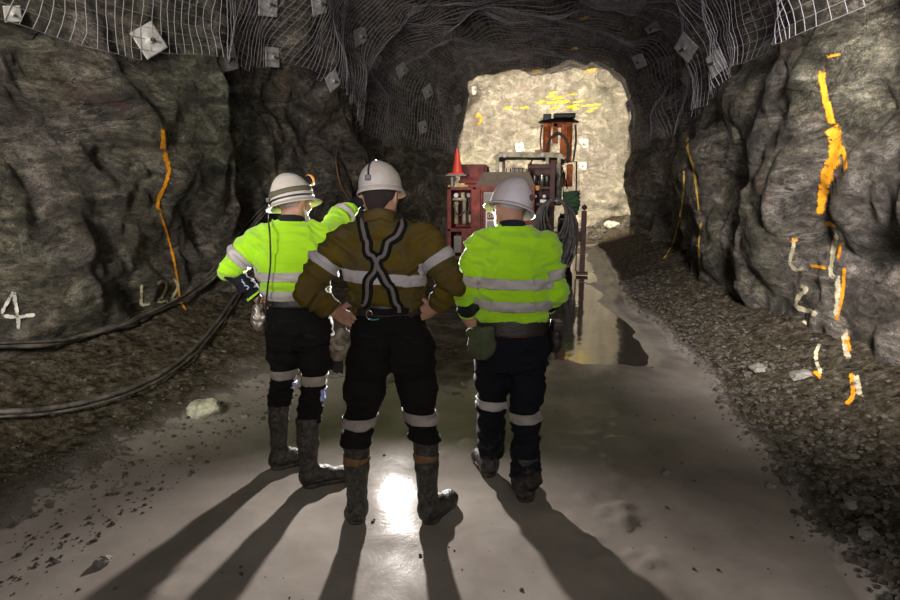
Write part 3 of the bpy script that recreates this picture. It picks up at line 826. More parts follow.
def hand(S, w, fdir, palm, side, curl=.5, spread=.12, point=False, k=.006, sc=1.0, r0=1.0):
    """w wrist, fdir towards the fingers, palm = direction the palm faces, side=+1 when the thumb leaves towards fdir x palm"""
    w = V(w); f = V(fdir).normalized(); p = V(palm); p = (p-f*p.dot(f)).normalized(); t = f.cross(p)*side
    c = w+f*.048*sc
    Mx = np.array([list(t), list(f), list(p)]).T
    S.cone(w-f*.02, w+f*.03, .027*sc*r0, .028*sc*r0, .015, flat=(p, .72))
    S.ell(c, (.043*sc*r0, .054*sc, .0175*sc*r0), .012, Mx)
    offs = [.030, .0105, -.010, -.029]; lens = [.070, .078, .073, .058]; rad = [.0092, .0095, .0092, .0082]
    for i in range(4):
        b = w+f*(.088-abs(i-1)*.004)*sc+t*offs[i]*sc; cu = curl
        if point and i > 0: cu = 1.25
        if point and i == 0: cu = .08
        ang = 0; q = b-f*.03*sc; pts = [q, b]; dirv = (f+t*(1.5-i)*spread*.5).normalized()
        for j, fr in enumerate((.45, .31, .24)):
            ang += cu*(.75, 1.0, .7)[j]*.9; dd = dirv*math.cos(ang)+p*math.sin(ang); pts.append(pts[-1]+dd*lens[i]*sc*fr)
        rr = rad[i]*sc*r0; S.chain(pts, [rr*1.05, rr*1.05, rr, rr*.94, rr*.82], k)
    tb = w+f*.022*sc+t*.024*sc+p*.006*sc; d1 = (f*.62+t*.72+p*.28).normalized(); d2 = (f*.86+t*.38+p*.40).normalized()
    S.chain([tb, tb+d1*.045*sc, tb+d1*.045*sc+d2*.032*sc, tb+d1*.045*sc+d2*.032*sc+(d2+p*.3).normalized()*.024*sc], [.0165*sc*r0, .0125*sc*r0, .0108*sc*r0, .009*sc*r0], .008)

def headrot(yaw, pitch, roll): return Euler((R(pitch), R(roll), R(yaw)), 'XYZ').to_matrix()
def head(S, c, M):
    c = V(c); Mn = np.array([[M[i][j] for j in range(3)] for i in range(3)])
    W_ = lambda x, y, z: c+M@V((x, y, z))
    S.ell(W_(0, -.012, .030), (.077, .096, .090), .01, Mn)              # skull
    S.ell(W_(0, .035, -.045), (.058, .058, .075), .03, Mn)             # face
    S.ell(W_(0, .055, -.095), (.030, .026, .022), .03, Mn)             # chin
    for sx in (-1, 1):
        S.cone(W_(sx*.058, .0, -.055), W_(sx*.025, .06, -.095), .022, .018, .025)   # jaw
        S.ell(W_(sx*.031, .088, .0), (.018, .014, .012), .012, Mn, True)            # sockets
        S.ell(W_(sx*.040, .070, -.030), (.020, .018, .016), .015, Mn)               # cheeks
        S.cone(W_(sx*.045, .080, .020), W_(sx*.015, .092, .018), .009, .008, .01)   # brow
        S.ell(W_(sx*.081, -.004, -.012), (.007, .019, .031), .006, Mn)              # ear
        S.ell(W_(sx*.087, .003, -.010), (.005, .009, .016), .004, Mn, True)
    S.cone(W_(0, .090, .008), W_(0, .112, -.030), .008, .012, .010)               # nose
    for sx in (-1, 1): S.cone(W_(sx*.010, .102, -.034), W_(sx*.012, .096, -.035), .007, .007, .005)
    S.cone(W_(-.020, .088, -.058), W_(.020, .088, -.058), .006, .006, .004)       # lips
    S.cone(W_(-.017, .087, -.069), W_(.017, .087, -.069), .0065, .0065, .004)
    return W_, Mn

def hard_hat(parent, c, M, rx, ry, h, brim, full, mat, mat_band=None):
    """c = centre of the rim plane"""
    MM = Matrix.Translation(V(c)) @ M.to_4x4()
    root = None
    vs = []; fs = []; n = 64
    prof = [(0.0, 1.0)]+[(math.sin(a), math.cos(a)) for a in [math.pi/2*k/14 for k in range(1, 15)]]
    def shellp(r, z, a):
        x = math.cos(a)*rx*r; y_ = math.sin(a)*ry*r; zz = h*z
        ridge = .006*math.exp(-(x/.018)**2)*(1 if z > .1 else 0)*min(1, z*2.5)
        return V((x, y_, zz+ridge))
    ringsV = []
    for (r, z) in prof[1:]:
        ringsV.append([shellp(r**.93, z, 2*math.pi*k/n) for k in range(n)])
    last = []
    for q, dz in ((1.0, -.010), (1.0, -.012)):
        pass
    def brimr(a, f):
        fr = math.sin(a)        # +y is the front
        ext = brim if full else (brim*.35+brim*1.15*max(0, fr)**2.5)
        if full: ext = brim*(1+.35*max(0, -fr)**2*.4+.25*max(0, fr)**3)
        return ext*f
    for f, dz in ((.0, -.012), (.35, -.016), (.7, -.022), (1.0, -.030), (1.02, -.034), (.95, -.036), (.5, -.024), (.0, -.018), (-.15, .0)):
        ringsV.append([V((math.cos(2*math.pi*k/n)*(rx+brimr(2*math.pi*k/n, f)), math.sin(2*math.pi*k/n)*(ry+brimr(2*math.pi*k/n, f)), dz)) for k in range(n)])
    # inside
    for (r, z) in reversed(prof[3:-1:2]): ringsV.append([shellp(r*.95, z*.93, 2*math.pi*k/n)*1 for k in range(n)])
    vs = [V((0, 0, h+.006))]; 
    for r_ in ringsV: vs += r_
    vs.append(V((0, 0, h*.92))); m = len(ringsV)
    fs = [(0, 1+k, 1+(k+1) % n) for k in range(n)]
    for i in range(m-1):
        for k in range(n): fs.append((1+i*n+k, 1+(i+1)*n+k, 1+(i+1)*n+(k+1) % n, 1+i*n+(k+1) % n))
    fs += [(len(vs)-1, 1+(m-1)*n+(k+1) % n, 1+(m-1)*n+k) for k in range(n)]
    me = mesh_from('hard_hat', [MM@v for v in vs], fs); edges_sharp(me)
    o = new_obj('hard_hat', me, mat, parent)
    def on(a, z, lift=.004):     # point on the shell at azimuth a (deg, 90 = front) and height share z
        r = math.sqrt(max(0, 1-z*z))**.93; p = shellp(r, z, R(a)); nn = V((p.x/rx**2, p.y/ry**2, p.z/h**2)).normalized(); return MM@(p+nn*lift)
    return o, on, MM

def cap_lamp(parent, MM, rx, ry, h, hat, on):
    L0 = V((0, ry*.80, h*.66)); ax = V((0, .92, .25)).normalized()
    q = ax.to_track_quat('Z', 'Y').to_matrix().to_4x4(); T = MM @ Matrix.Translation(L0) @ q
    m = MB(); m.lathe([(.0, 0), (.026, 0), (.030, .012), (.030, .040), (.027, .044), (0, .044)], 20, T); lamp = m.build('cap_lamp', M_black, hat)
    edges_sharp(lamp.data); lamp.data.polygons.foreach_set('use_smooth', [True]*len(lamp.data.polygons))
    m = MB(); m.lathe([(.024, .040), (.032, .040), (.033, .050), (.029, .056), (.024, .052)], 24, T, close=True); m.build('lamp_rim', M_lens, lamp, True)
    m = MB(); m.lathe([(0, .045), (.024, .045), (.012, .050), (0, .051)], 20, T); m.build('lamp_glass', M_glass, lamp, True)
    m = MB(); m.box((-.018, -.02, -.02), (.018, .02, .004), .004, T); m.build('lamp_bracket', M_black, lamp)
    return T @ V((0, .03, .01))

def boot(parent, ankle, heel_xy, yaw, top, r_top, mat, name='rubber_boot', L_=.285, stripe=None, width=1.0):
    """yaw: 0 = toe away from camera, negative = toe to the right"""
    h = .006; d = V((-math.sin(R(yaw)), math.cos(R(yaw)), 0)); sd = V((d.y, -d.x, 0)); hx, hy = heel_xy
    heel = V((hx, hy, .05)); a = V(ankle)
    S = SDF((hx-.34, hy-.34, -.01), (hx+.34, hy+.34, top[2]+.06), h)
    S.chain([top, a.lerp(V(top), .55), a.lerp(V(top), .15), a+V((0, 0, -.04))], [r_top, r_top*.90, .050, .050], .015)
    S.cone(heel, heel+d*.02, .043, .044, .02)
    S.cone(a+V((0, 0, -.03)), heel+d*.10+V((0, 0, .02)), .05, .046, .03)
    S.cone(heel+d*.06+V((0, 0, -.005)), heel+d*(L_-.085)+V((0, 0, -.010)), .041*width, .045*width, .03)
    S.ell(heel+d*(L_-.085)+V((0, 0, -.008)), (.050*width, .052, .040), .02, np.array([list(sd), list(d), [0, 0, 1]]).T)
    S.cut((0, 0, .008), (0, 0, -1)); S.cut(top, V(top)-a)
    P, F = S.mesh(1); P2 = P.copy()
    for i in range(len(P)):
        q = V(P[i]); P2[i] = P[i]+(np.array([noise.noise(q*26), noise.noise(q*26+V((5, 0, 0))), 0]))*.0035
    o = obj_PF(name, P2, F, mat, parent)
    S2 = SDF((hx-.34, hy-.34, -.01), (hx+.34, hy+.34, .05), .006)
    S2.ell(heel+d*.018+V((0, 0, -.02)), (.047, .050, .08), .02, np.array([list(sd), list(d), [0, 0, 1]]).T)
    S2.cone(heel+d*.02+V((0, 0, -.02)), heel+d*(L_-.085)+V((0, 0, -.02)), .042, .052*width, .02)
    S2.cut((0, 0, .030), (0, 0, 1)); S2.cut((0, 0, .001), (0, 0, -1)); P, F = S2.mesh(0); obj_PF('sole', P, F, M_sole, o)
    if stripe:
        z, m_, hh = stripe; band(o, [((top[0], 0, z-hh), (.15, 0, -1)), ((top[0], 0, z+hh), (.10, 0, 1))], None, .002, m_, 'stripe', o, 'faded orange stripe', .002)
    return o

def limb_rings(a, b, t, w):
    a, b = V(a), V(b); u = (b-a).normalized(); c = a.lerp(b, t); return [(c+u*w/2, u), (c-u*w/2, -u)], c

def bag(name, parent, c, r, M, mat, seed, amp=.008, h=.006, extra=None):
    S = SDF([c[i]-max(r)-.06 for i in range(3)], [c[i]+max(r)+.06 for i in range(3)], h)
    S.ell(c, r, .01, M)
    if extra: extra(S)
    P, F = S.mesh(1); Nn = vnormals(P, F); out = P.copy()
    for i in range(len(P)):
        q = V(P[i])*22+V((seed, 0, 0)); ds, ps = noise.voronoi(q*.9); out[i] = P[i]+Nn[i]*amp*((ds[1]-ds[0])*1.6-.5+noise.noise(q))
    return obj_PF(name, out, F, mat, parent)

YAWM = YAW
# ================================================================== middle man: mustard shirt, crossed braces
def mid_man():
    root = tag(empty('person', (-.788, 2.837, 0), YAWM), 'person in mustard work shirt with black crossed braces, hands on hips, standing in the middle', 'person', 'workers seen from behind')
    shL, shR = (-.225, .0, 1.425), (.160, .0, 1.435); elL, elR = (-.388, -.045, 1.200), (.292, -.045, 1.232); waL, waR = (-.268, .0, 1.095), (.212, .0, 1.118)
    hdc = V((-.042, .02, 1.660)); HM = headrot(-14, -6, 3)
    # --- body
    S = SDF((-.50, -.22, .25), (.43, .24, 1.84), .0056)
    W_, Mn = head(S, hdc, HM)
    S.cone((-.040, -.005, 1.44), (-.042, .0, 1.62), .062, .056, .03)
    S.loft([(.95, -.01, 0, .14, .09), (1.12, -.015, 0, .135, .085), (1.3, -.03, 0, .16, .09), (1.42, -.035, 0, .15, .08), (1.47, -.04, 0, .07, .06)], .03)
    for hp, kn, an in (((-.10, 0, .92), (-.165, .01, .52), (-.192, .02, .16)), ((.085, 0, .92), (.13, .01, .52), (.165, .0, .16))): S.chain([hp, kn, (an[0], an[1], .30)], [.08, .042, .040], .03)
    for sh, el, wa in ((shL, elL, waL), (shR, elR, waR)): S.chain([sh, el, wa], [.045, .028, .026], .02)
    hand(S, waL, (.78, -.58, -.22), (.55, .80, .0), 1, .28, sc=.92)
    hand(S, waR, (-.78, -.58, -.22), (-.55, .80, .0), -1, .28, sc=.92)
    P, F = S.mesh(1); obj_PF('body', P, F, M_skin, root)
    for sx in (-1, 1):
        m = MB(); m.lathe([(0, -.011)]+[(.011*math.sin(a), -.011*math.cos(a)) for a in (.5, 1, 1.57, 2.1, 2.6)]+[(0, .011)], 12, Matrix.Translation(W_(sx*.031, .080, 0))); m.build('eye', M_white, root, True)
    # --- hair
    S = SDF(list(hdc-V((.12, .13, .12))), list(hdc+V((.12, .13, .12))), .006)
    S.ell(W_(0, -.018, .020), (.080, .096, .092), .01, Mn); S.ell(W_(0, -.050, -.045), (.050, .045, .050), .02, Mn)
    S.cut(W_(0, .035, -.0), HM@V((0, 1, -.25))); S.cutnear(W_(0, 0, -.085), HM@V((0, .5, -1)), .2); P, F = S.mesh(1); obj_PF('hair', P, F, M_hair, root)
    # --- trousers
    LL = ((-.105, -.01, .90), (-.170, .0, .54), (-.188, .015, .42)); LR = ((.100, -.01, .90), (.138, .0, .565), (.158, .005, .448))
    S = SDF((-.33, -.24, .30), (.31, .24, 1.20), .007)
    S.loft([(.82, -.008, -.01, .185, .125), (.92, -.006, -.015, .205, .135), (1.02, -.01, -.008, .184, .125), (1.165, -.015, 0, .158, .115)], .03, 2.3)
    for a, b, c in (LL, LR): S.chain([a, V(a).lerp(V(b), .55), b, c], [.112, .095, .067, .084], .03)
    S.ell((-.10, -.055, .93), (.095, .09, .11), .04); S.ell((.09, -.055, .93), (.095, .09, .11), .04)
    S.cone((-.01, -.14, 1.0), (-.015, -.12, .82), .006, .012, .03, True)
    S.cut((0, 0, 1.165), (0, 0, 1)); S.cutnear((-.19, .01, .42), (0, 0, -1), .2); S.cutnear((.16, .0, .445), (0, 0, -1), .2)
    P, F = S.mesh(2); P = wrinkle(P, F, [(LL[0], LL[1], 1), (LL[1], LL[2], 1.8), (LR[0], LR[1], 1), (LR[1], LR[2], 1.8), ((-.01, 0, 1.16), (-.01, 0, .95), .8)], .0050, 3)
    tr = obj_PF('trousers', P, F, M_blackcloth, root)
    band(tr, [((-.172, 0, .572), (.04, 0, 1)), ((-.172, 0, .516), (0, 0, -1))], (LL[0], LL[2], .16), .004, M_tapedark, 'reflective_tape', tr) if 0 else None
    for (a, b, c), z in ((LL, .545), (LR, .572)):
        bb = [f for f in (-1, 1)]
        band(tr, [((b[0], 0, z+.029), (.10 if b[0] > 0 else -.06, 0, 1)), ((b[0], 0, z-.026), (-.06, 0, -1)), ((-.012, 0, 0), (1 if b[0] < 0 else -1, 0, 0))], None, .004, M_tapedark, 'reflective_tape', tr, 'soiled reflective band above the boot')
    # seat pockets and seams
    for sx in (-1, 1):
        strap([tr], [(-.008+sx*.05, -.2, 1.02), (-.008+sx*.15, -.18, 1.04)], .008, .004, M_navy, 'pocket_flap', tr, None, 6)
    # --- shirt
    S = SDF((-.50, -.24, 1.04), (.43, .24, 1.62), .0065)
    S.loft([(1.10, -.016, -.005, .160, .120), (1.20, -.022, -.010, .176, .134), (1.32, -.033, -.008, .198, .138), (1.42, -.035, -.004, .195, .120), (1.49, -.038, 0, .11, .085)], .035, 2.4)
    S.cone(shL, (-.06, 0, 1.50), .078, .060, .05); S.cone(shR, (-.02, 0, 1.505), .078, .060, .05)
    for sh, el, wa in ((shL, elL, waL), (shR, elR, waR)):
        m1 = V(sh).lerp(V(el), .5)+V((math.copysign(.012, sh[0]), 0, .012)); S.chain([sh, m1, el, V(el).lerp(V(wa), .60), V(el).lerp(V(wa), .90)], [.083, .074, .062, .054, .044], .014)
    S.cone((-.042, -.012, 1.47), (-.043, -.008, 1.575), .075, .068, .015)       # collar
    S.cutnear((-.043, -.02, 1.583), (0, .25, 1), .12)
    S.cut((0, 0, 1.125), (0, 0, -1)) if 0 else None
    S.cutnear(V(elL).lerp(V(waL), .88), V(waL)-V(elL), .07); S.cutnear(V(elR).lerp(V(waR), .88), V(waR)-V(elR), .07)
    P, F = S.mesh(2); P = wrinkle(P, F, [(shL, elL, 1.15), (elL, waL, 1.8), (shR, elR, 1.15), (elR, waR, 1.8), ((-.03, 0, 1.12), (-.03, 0, 1.44), .75)], .0072, 9)
    st = obj_PF('work_shirt', P, F, M_mustard, root)
    band(st, [((0, -.1, 1.302), (.10, 0, 1)), ((0, -.1, 1.250), (-.08, 0, -1)), ((-.225, 0, 0), (-1, 0, 0)), ((.165, 0, 0), (1, 0, 0))], ((-.03, 0, 1.2), (-.03, 0, 1.35), .245), .0045, M_tape, 'reflective_tape', st, 'reflective band across the back')
    for sh, el, t in ((shL, elL, .42), (shR, elR, .44)):
        pl, c = limb_rings(sh, el, t, .046); band(st, pl, (sh, el, .115), .0045, M_tape, 'reflective_tape', st, 'reflective band around the sleeve')
    strap([st], [(-.085, -.03, 1.55), (-.043, -.07, 1.572), (.0, -.03, 1.55)], .045, .010, M_mustard, 'collar', st, None, 8)
    # --- braces
    for nm, pts in (('a', [(-.045, .16, 1.18), (-.11, .13, 1.40), (-.125, .03, 1.52), (-.105, -.12, 1.475), (-.085, -.2, 1.42), (-.045, -.2, 1.35), (.045, -.2, 1.18), (.060, -.2, 1.12)]),
                    ('b', [(-.005, .16, 1.18), (.055, .13, 1.40), (.075, .03, 1.52), (.045, -.12, 1.485), (-.01, -.2, 1.43), (-.065, -.2, 1.35), (-.115, -.2, 1.20), (-.128, -.2, 1.11)])):
        b_ = strap([st], pts, .050, .009, M_blackcloth, 'brace', root, None, 9, .005)
        strap([st], pts, .017, .0135, plain('grey_webbing', (.13, .115, .10), .8, 0, .4, 200), 'webbing_stripe', b_, 'grey centre line', 9, .003)
    # --- belt
    S = SDF((-.28, -.22, 1.05), (.26, .22, 1.20), .006); S.loft([(1.10, -.012, -.004, .176, .134), (1.158, -.014, -.002, .168, .130)], .0, 2.3)
    P, F = S.mesh(1); P = wrinkle(P, F, [((-.01, 0, 1.09), (-.01, 0, 1.16), 1)], .003, 4); bl = obj_PF('belt', P, F, M_leather, root)
    strap([bl], [(-.10, -.2, 1.145), (.02, -.2, 1.13), (.12, -.2, 1.125)], .03, .012, M_blackcloth, 'hanging_strap', bl, None, 8)
    m = MB(); m.tube([(-.085+.017*math.cos(a)*(.8), -.160, 1.118+.020*math.sin(a)) for a in [2*math.pi*k/16 for k in range(14)]], .0028, 6); m.build('carabiner', M_chrome, bl, True)
    m = MB(); m.tube([(-.088, -.158, 1.098), (-.07, -.16, 1.094), (-.04, -.158, 1.098)], .005, 6); m.build('teal_cord', plain('teal', (.02, .16, .15), .6), bl, True)
    # --- case with gloves clipped at the left hip
    e = empty('rescuer_case'); e.parent = root
    b1 = bag('case', e, (-.236, -.085, .955), (.050, .042, .085), np.array([[.96, 0, .28], [0, 1, 0], [-.28, 0, .96]]).T.T, M_tan, 3, .007); b1['label'] = 'worn tan case hanging at the left hip'
    strap([b1], [(-.285, -.15, .975), (-.24, -.15, .955), (-.19, -.15, .945)], .022, .004, M_cream, 'case_strap', e, None, 6)
    m = MB(); m.tube([(-.215, -.04, 1.02), (-.20, -.03, 1.11)], .007, 6); m.build('case_clip', M_steel, e)
    S = SDF((-.40, -.15, .74), (-.15, .1, 1.05), .006); S.cone((-.258, -.03, .925), (-.262, -.03, .87), .022, .026, .01, flat=((0, 1, 0), .6))
    for k in range(4): S.chain([(-.275+k*.011, -.03, .865), (-.28+k*.013, -.03, .81-.006*(k % 2))], [.009, .008], .004)
    P, F = S.mesh(1); g = obj_PF('gloves', P, F, M_black, root); g['label'] = 'black gloves hanging fingers down below the case'
    # --- boots
    boot(root, (-.192, .01, .10), (-.195, -.015), 8, (-.188, .012, .46), .070, M_boot, stripe=(.345, M_bootor, .018))
    boot(root, (.172, .0, .10), (.175, -.015), -30, (.160, .004, .462), .066, M_boot, stripe=(.362, M_bootor, .018))
    # --- helmet
    c = W_(0, -.01, .030); HMh = headrot(-14, -10, -7)
    hat, on, MM = hard_hat(root, c, HMh, .098, .122, .118, .028, False, M_hat)
    q = cap_lamp(root, MM, .098, .122, .118, hat, on)
    cord = [q, on(90, .86, .012), on(90, .97, .01), on(255, .98, .008), on(262, .85, .006), on(264, .6, .006), on(266, .3, .006), on(268, .08, .008)]
    m = MB(); m.tube(spline(cord, 6), .0042, 6); m.build('lamp_cord', M_black, hat, True)
    T = Matrix.Translation(on(266, .16, .008)); m = MB(); m.box((-.013, -.008, -.012), (.013, .006, .012), .003, T); m.build('cord_clip', M_black, hat)
    return root
M_bootor = plain('orange_rubber', (.22, .095, .015), .5, 0, .3, 60, .3, 20, (.07, .055, .04), .35, 24)

# ================================================================== left man: hi-vis shirt, arm raised and pointing
def left_man():
    root = tag(empty('person', (-1.504, 3.194, 0), YAWM), 'person in hi-vis yellow shirt pointing ahead with a dark glove, standing on the left', 'person', 'workers seen from behind')
    shL, shR = (-.115, .0, 1.400), (.235, .03, 1.405); elL, elR = (-.272, -.03, 1.238), (.285, .20, 1.50); waL, waR = (-.150, .0, 1.080), (.338, .40, 1.585)
    hdc = V((.070, .03, 1.615)); HM = headrot(-42, -8, 3)
    S = SDF((-.40, -.26, .25), (.52, .66, 1.80), .0056)
    W_, Mn = head(S, hdc, HM)
    S.cone((.055, .0, 1.40), (.066, .01, 1.57), .062, .056, .03)
    S.loft([(.95, .07, 0, .14, .09), (1.10, .06, 0, .135, .085), (1.28, .06, 0, .16, .09), (1.40, .06, 0, .15, .08), (1.45, .055, 0, .07, .06)], .03)
    for ch in (((-.0, 0, .90), (-.035, .035, .60), (-.088, .113, .42)), ((.165, 0, .90), (.145, -.02, .52), (.118, -.08, .30))): S.chain(ch, [.07, .036, .035], .03)
    for sh, el, wa in ((shL, elL, waL), (shR, elR, waR)): S.chain([sh, el, wa], [.045, .028, .026], .02)
    hand(S, waL, (.62, .05, -.70), (.70, .35, .5), 1, .6)
    hand(S, waR, (.30, .85, .22), (.25, .05, -.95), -1, .25, point=True)
    P, F = S.mesh(1); obj_PF('body', P, F, M_skin, root)
    for sx in (-1, 1):
        m = MB(); m.lathe([(0, -.011)]+[(.011*math.sin(a), -.011*math.cos(a)) for a in (.5, 1, 1.57, 2.1, 2.6)]+[(0, .011)], 12, Matrix.Translation(W_(sx*.031, .080, 0))); m.build('eye', M_white, root, True)
    S = SDF(list(hdc-V((.14, .14, .14))), list(hdc+V((.14, .14, .14))), .006)
    S.ell(W_(0, -.018, .022), (.080, .096, .090), .01, Mn); S.cutnear(W_(0, 0, -.025), HM@V((0, .2, -1)), .2)
    S.cut(W_(0, .030, -.0), HM@V((0, 1, -.25))); P, F = S.mesh(1); obj_PF('hair', P, F, M_greyhair, root)
    S = SDF(list(hdc-V((.14, .14, .16))), list(hdc+V((.14, .14, .14))), .0055)
    for sx in (-1, 1): S.cone(W_(sx*.066, .012, -.030), W_(sx*.040, .060, -.092), .017, .021, .02)
    S.cone(W_(-.035, .066, -.095), W_(.035, .066, -.095), .022, .022, .02); S.cone(W_(-.018, .096, -.046), W_(.018, .096, -.046), .008, .008, .01)
    P, F = S.mesh(1); b_ = obj_PF('beard', P, F, M_greyhair, root); b_['label'] = 'short white beard'
    # glove
    S = SDF((.27, .30, 1.44), (.55, .70, 1.72), .0056); hand(S, waR, (.30, .85, .22), (.25, .05, -.95), -1, .25, point=True, r0=1.3)
    S.cone(V(elR).lerp(V(waR), .62), V(waR)+V((.01, .02, 0)), .040, .036, .01); P, F = S.mesh(1); g = obj_PF('glove', P, F, M_navy, root); g['label'] = 'dark work glove on the pointing hand'
    # trousers
    LL = ((-.0, -.0, .88), (-.035, .035, .60), (-.090, .115, .42)); LR = ((.165, -.01, .88), (.150, -.02, .58), (.118, -.065, .37))
    S = SDF((-.26, -.24, .30), (.40, .30, 1.14), .007)
    S.loft([(.80, .080, -.005, .165, .115), (.92, .082, -.015, .180, .128), (1.02, .080, -.005, .168, .118), (1.10, .072, 0, .160, .112)], .03, 2.3)
    for a, b, c in (LL, LR): S.chain([a, V(a).lerp(V(b), .5), b, c], [.098, .084, .065, .071], .03)
    S.ell((.0, -.05, .91), (.085, .08, .10), .04); S.ell((.165, -.05, .91), (.085, .08, .10), .04)
    S.ell((-.085, .03, .76), (.035, .075, .095), .02); S.ell((.255, .01, .76), (.030, .075, .095), .02)
    S.cut((0, 0, 1.10), (0, 0, 1)); S.cutnear(LL[2], (0, 0, -1), .15); S.cutnear(LR[2], (0, 0, -1), .15)
    P, F = S.mesh(2); P = wrinkle(P, F, [(LL[0], LL[1], 1), (LL[1], LL[2], 1.3), (LR[0], LR[1], 1), (LR[1], LR[2], 1.3), ((.08, 0, 1.10), (.08, 0, .95), .8)], .0055, 23)
    tr = obj_PF('trousers', P, F, M_blackcloth, root)
    for (a, b, c), z, s_ in ((LL, .640, 1), (LR, .618, -1)):
        band(tr, [((b[0], 0, z+.027), (-.05, 0, 1)), ((b[0], 0, z-.027), (.05, 0, -1)), ((.060, 0, 0), (s_, 0, 0))], None, .004, M_tapedark, 'reflective_tape', tr, 'soiled reflective band at the knee')
        band(tr, [((b[0], 0, z-.045), (.1, 0, 1)), ((b[0], 0, z-.12), (.05, 0, -1)), ((.060, 0, 0), (s_, 0, 0)), ((b[0]+.060, 0, 0), (-1, .2, 0))], None, .004, M_blueprint, 'side_patch', tr, 'bluish reflective patch on the side of the leg')
    strap([tr], [(-.02, -.2, .985), (.10, -.2, .975)], .006, .004, M_navy, 'pocket_flap', tr); strap([tr], [(.22, -.2, .86), (.13, -.2, .87)], .03, .004, M_navy, 'pocket_flap', tr)
    # shirt
    S = SDF((-.40, -.24, 1.04), (.52, .50, 1.60), .0065)
    S.loft([(1.085, .068, -.005, .178, .130), (1.18, .066, -.012, .190, .142), (1.30, .062, -.010, .198, .142), (1.40, .062, -.004, .185, .118), (1.465, .058, 0, .10, .085)], .035, 2.4)
    S.cone(shL, (.03, 0, 1.47), .070, .060, .05); S.cone(shR, (.10, 0, 1.47), .070, .060, .05)
    S.chain([shL, V(shL).lerp(V(elL), .55)+V((-.006, 0, .01)), V(elL)+V((.004, 0, .012))], [.078, .078, .073], .03)
    S.chain([shR, elR, V(elR).lerp(V(waR), .68)], [.072, .062, .050], .03)
    S.cone((.055, -.010, 1.43), (.060, -.006, 1.505), .078, .070, .015); S.cutnear((.06, -.02, 1.515), (0, .25, 1), .12)
    u = V(waL)-V(elL); S.cutnear(V(elL)+u.normalized()*.045, u, .13); u2 = V(waR)-V(elR); S.cutnear(V(elR).lerp(V(waR), .70), u2, .08)
    P, F = S.mesh(2); P = wrinkle(P, F, [(shL, elL, 1.1), (shR, elR, 1.3), (elR, waR, 1.5), ((.06, 0, 1.12), (.06, 0, 1.42), .6)], .0078, 31)
    st = obj_PF('hi_vis_shirt', P, F, M_hviz, root)
    for z in (1.218, 1.115):
        band(st, [((.06, -.1, z+.026), (-.02, 0, 1)), ((.06, -.1, z-.026), (.02, 0, -1)), ((-.13, 0, 0), (-1, 0, 0)), ((.27, 0, 0), (1, 0, 0))], ((.06, 0, 1.05), (.06, 0, 1.35), .26), .0045, M_tape, 'reflective_tape', st, 'reflective band around the waist')
    pl, c = limb_rings(shL, elL, .62, .055); band(st, pl, (shL, V(elL), .13), .0045, M_tape, 'reflective_tape', st, 'reflective band around the sleeve')
    pl, c = limb_rings(elR, waR, .28, .050); band(st, pl, (elR, waR, .10), .0045, M_tape, 'reflective_tape', st, 'reflective band around the raised sleeve')
    S = SDF((-.06, -.12, 1.44), (.18, .12, 1.58), .0055); S.cone((.058, -.004, 1.475), (.062, -.002, 1.530), .079, .071, .0); S.cut((.06, 0, 1.530), (0, .25, 1)); S.cut((.06, 0, 1.500), (0, -.15, -1)); P, F = S.mesh(1); obj_PF('collar', P, F, M_navy, root)
    # navy under sleeve with print
    S = SDF((-.40, -.2, .98), (-.05, .22, 1.30), .0055); S.chain([elL, V(elL).lerp(V(waL), .5), V(elL).lerp(V(waL), .92)], [.055, .052, .040], .02); S.cutnear(V(elL).lerp(V(waL), .93), u, .07)
    P, F = S.mesh(1); P = wrinkle(P, F, [(elL, waL, 1.4)], .005, 5); sl_ = obj_PF('under_sleeve', P, F, M_navy, root); sl_['label'] = 'navy under sleeve with pale blue print'
    rn = random.Random(3); a0, b0 = V(elL), V(waL)
    for k in range(7):
        p = a0.lerp(b0, .30+.07*k)+V((.035-.004*k, -.1, .015)); q = p+V((rn.uniform(-.02, .02), 0, rn.uniform(-.022, .022))); strap([sl_], [p, (p+q)/2, q], .007, .0025, M_print, 'print', sl_, None, 3, .001)
    pl, c = limb_rings(elL, waL, .88, .010); band(sl_, pl, (elL, waL, .08), .003, M_hviz, 'cuff_piping', sl_, 'yellow piping at the cuff')
    # belt and case
    S = SDF((-.18, -.22, 1.02), (.32, .22, 1.14), .006); S.loft([(1.045, .076, -.004, .178, .130), (1.095, .074, -.002, .172, .126)], .0, 2.3); P, F = S.mesh(1); bl = obj_PF('belt', P, F, M_leather, root)
    c = bag('rescuer_case', root, (-.128, -.075, .985), (.042, .040, .080), None, M_foil, 8, .009); c['label'] = 'crumpled shiny metal case at the left hip'
    m = MB(); m.tube([(-.128, -.075, 1.05), (-.11, -.08, 1.10)], .008, 6); m.build('case_clip', M_steel, c)
    boot(root, (-.115, .145, .10), (-.135, .125), -62, (-.092, .118, .475), .067, M_boot, width=1.0)
    boot(root, (.120, -.10, .10), (.112, -.105), -66, (.118, -.066, .405), .069, M_boot, stripe=None)
    # helmet
    HMh = headrot(-42, 2, -17)
    cc = W_(0, -.005, .002); hat, on, MM = hard_hat(root, cc, HMh, .102, .125, .148, .032, True, M_hat)
    q = cap_lamp(root, MM, .102, .125, .148, hat, on)
    # webbing band and cord
    def ring(a0, a1, z0, z1, r, mat, name, fl=.0):
        pts = [on(a0+(a1-a0)*k/24, z0+(z1-z0)*(k/24), .005) for k in range(25)]; m = MB(); m.tube(pts, r, 6); return m.build(name, mat, hat, True)
    vs = []; fs = []
    for k in range(49):
        a = 180+230*k/48; 
        for z in (.10, .28): vs.append(on(a, z+.10*math.sin(R(a*1.0))*0+.22*max(0, math.sin(math.pi*(k/48))**1)*0+.10*(k/48), .005))
